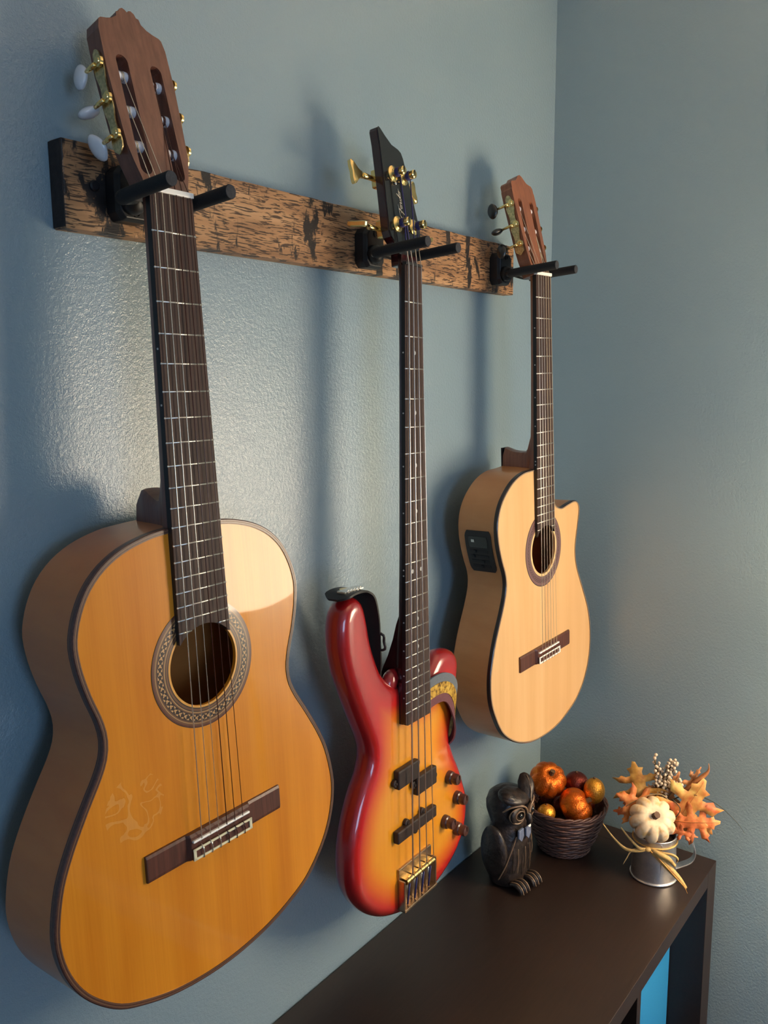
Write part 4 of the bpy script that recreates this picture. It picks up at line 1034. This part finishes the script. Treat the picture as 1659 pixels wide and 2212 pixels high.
LF_O = leafmat('orange_leaf', rgb(168, 78, 38), rgb(206, 116, 62), rgb(226, 162, 92))
LF_M = leafmat('mixed_leaf', rgb(190, 92, 46), rgb(202, 140, 70), rgb(206, 172, 92))
LF_B = leafmat('tan_leaf', rgb(132, 84, 48), rgb(178, 118, 70), rgb(200, 140, 88))
oak = [(0, 0), (.04, .06), (.10, .08), (.22, .02), (.30, .05), (.27, .12), (.14, .22), (.13, .30), (.24, .31), (.36, .26), (.46, .30), (.54, .31), (.47, .40), (.38, .43), (.24, .44), (.13, .48), (.14, .56), (.24, .58), (.36, .60), (.40, .68), (.46, .78), (.34, .74), (.28, .78), (.20, .72), (.12, .72), (.12, .80), (.16, .88), (.07, .90), (.03, 1.02)]
oak = oak + [(-x, y + .012) for x, y in oak[::-1][:-1]]
def leaf(base, dirv, nrm, size, wid, m, curl=.25, seed=1, name='oak_leaf', parent=None):
    rnd = random.Random(seed)
    d = Vector(dirv).normalized(); n_ = Vector(nrm); n_ = (n_ - d * n_.dot(d)).normalized(); s_ = d.cross(n_)
    pts = [Vector(q) for q in oak]; nb = len(pts)
    for yy in [i * .09 + .05 for i in range(11)]: pts.append(Vector((0, yy)))
    res = geometry.delaunay_2d_cdt(pts, [], [list(range(nb))], 1, 1e-6)
    V = []
    for q in res[0]:
        x, y = q[0] * wid, q[1]
        h = -curl * (y - .3) ** 2 + .16 * abs(q[0]) + .035 * math.sin(y * 17 + seed) * (abs(q[0]) * 3) + .02 * math.sin(q[0] * 23 + seed)
        V.append(tuple(Vector(base) + (d * y + s_ * x + n_ * h) * size))
    o = obj(name, (V, [tuple(f) for f in res[2]]), m, parent or arr, True)
    sl = o.modifiers.new('s', 'SOLIDIFY'); sl.thickness = .0005
    mid = [tuple(Vector(base) + (d * y + n_ * (-curl * (y - .3) ** 2 + .006)) * size) for y in [i / 8 for i in range(9)]]
    obj('vein', tube(mid, [.0009 * (1 - .7 * i / 8) for i in range(9)], 5), plain('leaf_vein', rgb(160, 96, 44), .6), o)
    return o
# local frame: x right, y away from the camera, z up; origin on the mug axis just above the shelf
leaf((-.020, .004, .112), (-.30, .05, 1), (-.15, -1, .2), .082, 1.15, LF_Y, seed=1)
leaf((-.004, -.006, .112), (-1, -.1, .42), (.1, -.9, .5), .070, .95, LF_O, seed=2)
leaf((-.010, -.002, .100), (-1, -.05, .06), (.1, -.7, .6), .064, .8, LF_O, seed=3)
leaf((.014, .008, .104), (.30, .1, 1), (-.3, -1, .1), .078, .62, LF_B, seed=4)
leaf((.026, -.006, .080), (.55, -.05, 1), (.1, -1, .1), .112, 1.05, LF_M, curl=.15, seed=5)
leaf((.030, -.010, .098), (1, -.1, .12), (.1, -1, .25), .078, .95, LF_O, curl=.3, seed=6)
leaf((.026, -.014, .084), (.75, -.2, -.05), (.0, -.9, .4), .046, .6, LF_O, seed=7)
leaf((.002, .006, .116), (.1, -.1, 1), (0, -1, .3), .050, 1.0, LF_B, curl=.5, seed=8)
leaf((.046, .006, .145), (.55, .1, 1), (-.2, -1, .1), .058, .45, LF_B, seed=9)
# berries
BERRY = plain('cream_berry', rgb(206, 186, 160), .4, var=.08, coat=.2)
TWIG = plain('olive_twig', rgb(104, 82, 48), .8, var=.3)
spray = empty('berry_spray'); spray.parent = arr
rnd = random.Random(3)
bme = None
def berry(p, r=.0034):
    global bme
    if bme is None:
        o = obj('berry', ell((0, 0, 0), (1, 1, 1), 10, 8), BERRY, spray); bme = o.data
    else:
        o = bpy.data.objects.new('berry', bme); COL.objects.link(o); o.parent = spray
    o.location = p; o.scale = (r, r, r)
twigs = []
clusters = [((.006, .004, .152), (.013, .012, .014), 34), ((.010, .002, .178), (.014, .012, .016), 42), ((-.002, .002, .196), (.006, .006, .010), 7), ((.024, .002, .200), (.009, .008, .009), 20), ((.034, .0, .166), (.010, .008, .007), 12), ((-.006, .0, .214), (.004, .003, .003), 3), ((.020, -.002, .126), (.008, .006, .006), 4)]
placed = []
for c, s_, n_ in clusters:
    tries = 0; kk = 0
    while kk < n_ and tries < 900:
        tries += 1
        p = Vector((c[0] + rnd.uniform(-1, 1) * s_[0], c[1] + rnd.uniform(-1, 1) * s_[1], c[2] + rnd.uniform(-1, 1) * s_[2]))
        if all((p - q_).length > .0050 for q_ in placed):
            placed.append(p); berry(p, rnd.uniform(.0025, .0032)); kk += 1
            twigs.append(tube([tuple(p), (c[0] + (p.x - c[0]) * .4, c[1] + (p.y - c[1]) * .4 + .002, p.z - .010)], .0007, 4))
    twigs.append(tube([(0, .004, .07), (c[0] * .6, .004, c[2] - .03), (c[0], c[1] + .002, c[2])], .0011, 5))
obj('twig', join(*twigs), TWIG, spray)
GRASS = plain('dark_grass', rgb(44, 48, 36), .6); STRAWM = plain('dry_straw', rgb(206, 170, 104), .6, var=.2, scale=200)
STRAWD = plain('tan_straw', rgb(150, 128, 92), .6, var=.2)
gp = catmull([(.010, .006, .110), (.030, .0, .136), (.060, -.004, .151), (.100, -.006, .141), (.135, -.006, .112), (.152, -.006, .090)], 5, False)
obj('grass_blade', tube(gp, [.0013 * (1 - .75 * i / (len(gp) - 1)) for i in range(len(gp))], 6), GRASS, arr)
gp = catmull([(.030, -.008, .120), (.012, -.012, .146), (-.012, -.014, .146), (-.040, -.016, .130), (-.064, -.018, .112)], 5, False)
obj('grass_blade', tube(gp, [.0013 * (1 - .6 * i / (len(gp) - 1)) for i in range(len(gp))], 6), STRAWD, arr)
gp = catmull([(.040, .004, .140), (.072, .004, .178), (.086, .002, .196), (.086, .0, .212)], 4, False)
obj('grass_blade', tube(gp, [.003, .0042, .005, .0052, .005, .0045, .004, .0032, .0024, .0016, .001, .0008, .0006][:len(gp)], 6), LF_B, arr)
gp = catmull([(.020, -.014, .102), (.034, -.018, .112), (.040, -.016, .128), (.026, -.012, .142)], 4, False)
obj('grass_blade', tube(gp, .0009, 5), GRASS, arr)
# raffia tied round the mug
raf = empty('raffia_bow', cf(MP, 0, 0, 0), 'dry straw-coloured raffia bow tied across the tin mug', 'raffia', rotz=CR)
def blade(pts, w_, m=STRAWM, nm='raffia_strand', tw=(0, .2, 1)):
    q = catmull(pts, 5, False); n_ = len(q)
    obj(nm, ribbon(q, [Vector(tw).normalized() * w_ * (.35 + .65 * math.sin(PI * (.08 + .88 * i / (n_ - 1)))) for i in range(n_)], .0007), m, raf, True)
yb_ = -.0425
blade([(-.012, yb_, .074), (-.028, yb_ - .008, .072), (-.052, yb_ - .006, .071), (-.074, yb_, .086), (-.094, yb_ + .006, .108)], .0060)
blade([(-.012, yb_, .075), (-.028, yb_ - .010, .078), (-.046, yb_ - .006, .092), (-.062, yb_, .108)], .0060)
blade([(-.014, yb_, .073), (-.040, yb_ - .006, .071), (-.050, yb_ - .010, .056), (-.056, yb_ - .012, .044)], .0045, STRAWD)
blade([(-.014, yb_, .075), (.006, yb_ - .007, .064), (.026, yb_ - .009, .048), (.044, yb_ - .012, .030), (.058, yb_ - .012, .006), (.064, yb_ - .010, -.002)], .0045, tw=(.6, .1, 1)) if 0 else None
blade([(-.014, yb_, .075), (.002, yb_ - .007, .066), (.020, yb_ - .009, .050), (.040, yb_ - .012, .032), (.054, yb_ - .012, .014)], .0120, tw=(.6, .1, 1))
blade([(-.014, yb_, .075), (.008, yb_ - .008, .074), (.028, yb_ - .009, .073), (.038, yb_ - .008, .066), (.036, yb_ - .006, .058)], .0050, tw=(.2, .1, 1))
blade([(-.012, yb_, .075), (.006, yb_ - .009, .070), (.022, yb_ - .010, .064), (.034, yb_ - .010, .052)], .0110, tw=(.4, .1, 1))
blade([(-.016, yb_, .075), (.008, yb_ - .010, .060), (.034, yb_ - .013, .034), (.050, yb_ - .014, .018), (.056, yb_ - .014, .006)], .0022, LF_Y)
obj('knot', ell((-.014, yb_ - .003, .074), (.0055, .0045, .0045), 10, 8), STRAWM, raf)
band = [(math.cos(a) * (MR1 + .0022), math.sin(a) * (MR1 + .0022), .0735) for a in [2 * PI * i / 40 for i in range(40)]]
obj('raffia_band', tube(band, .0016, 6, True), STRAWM, raf)
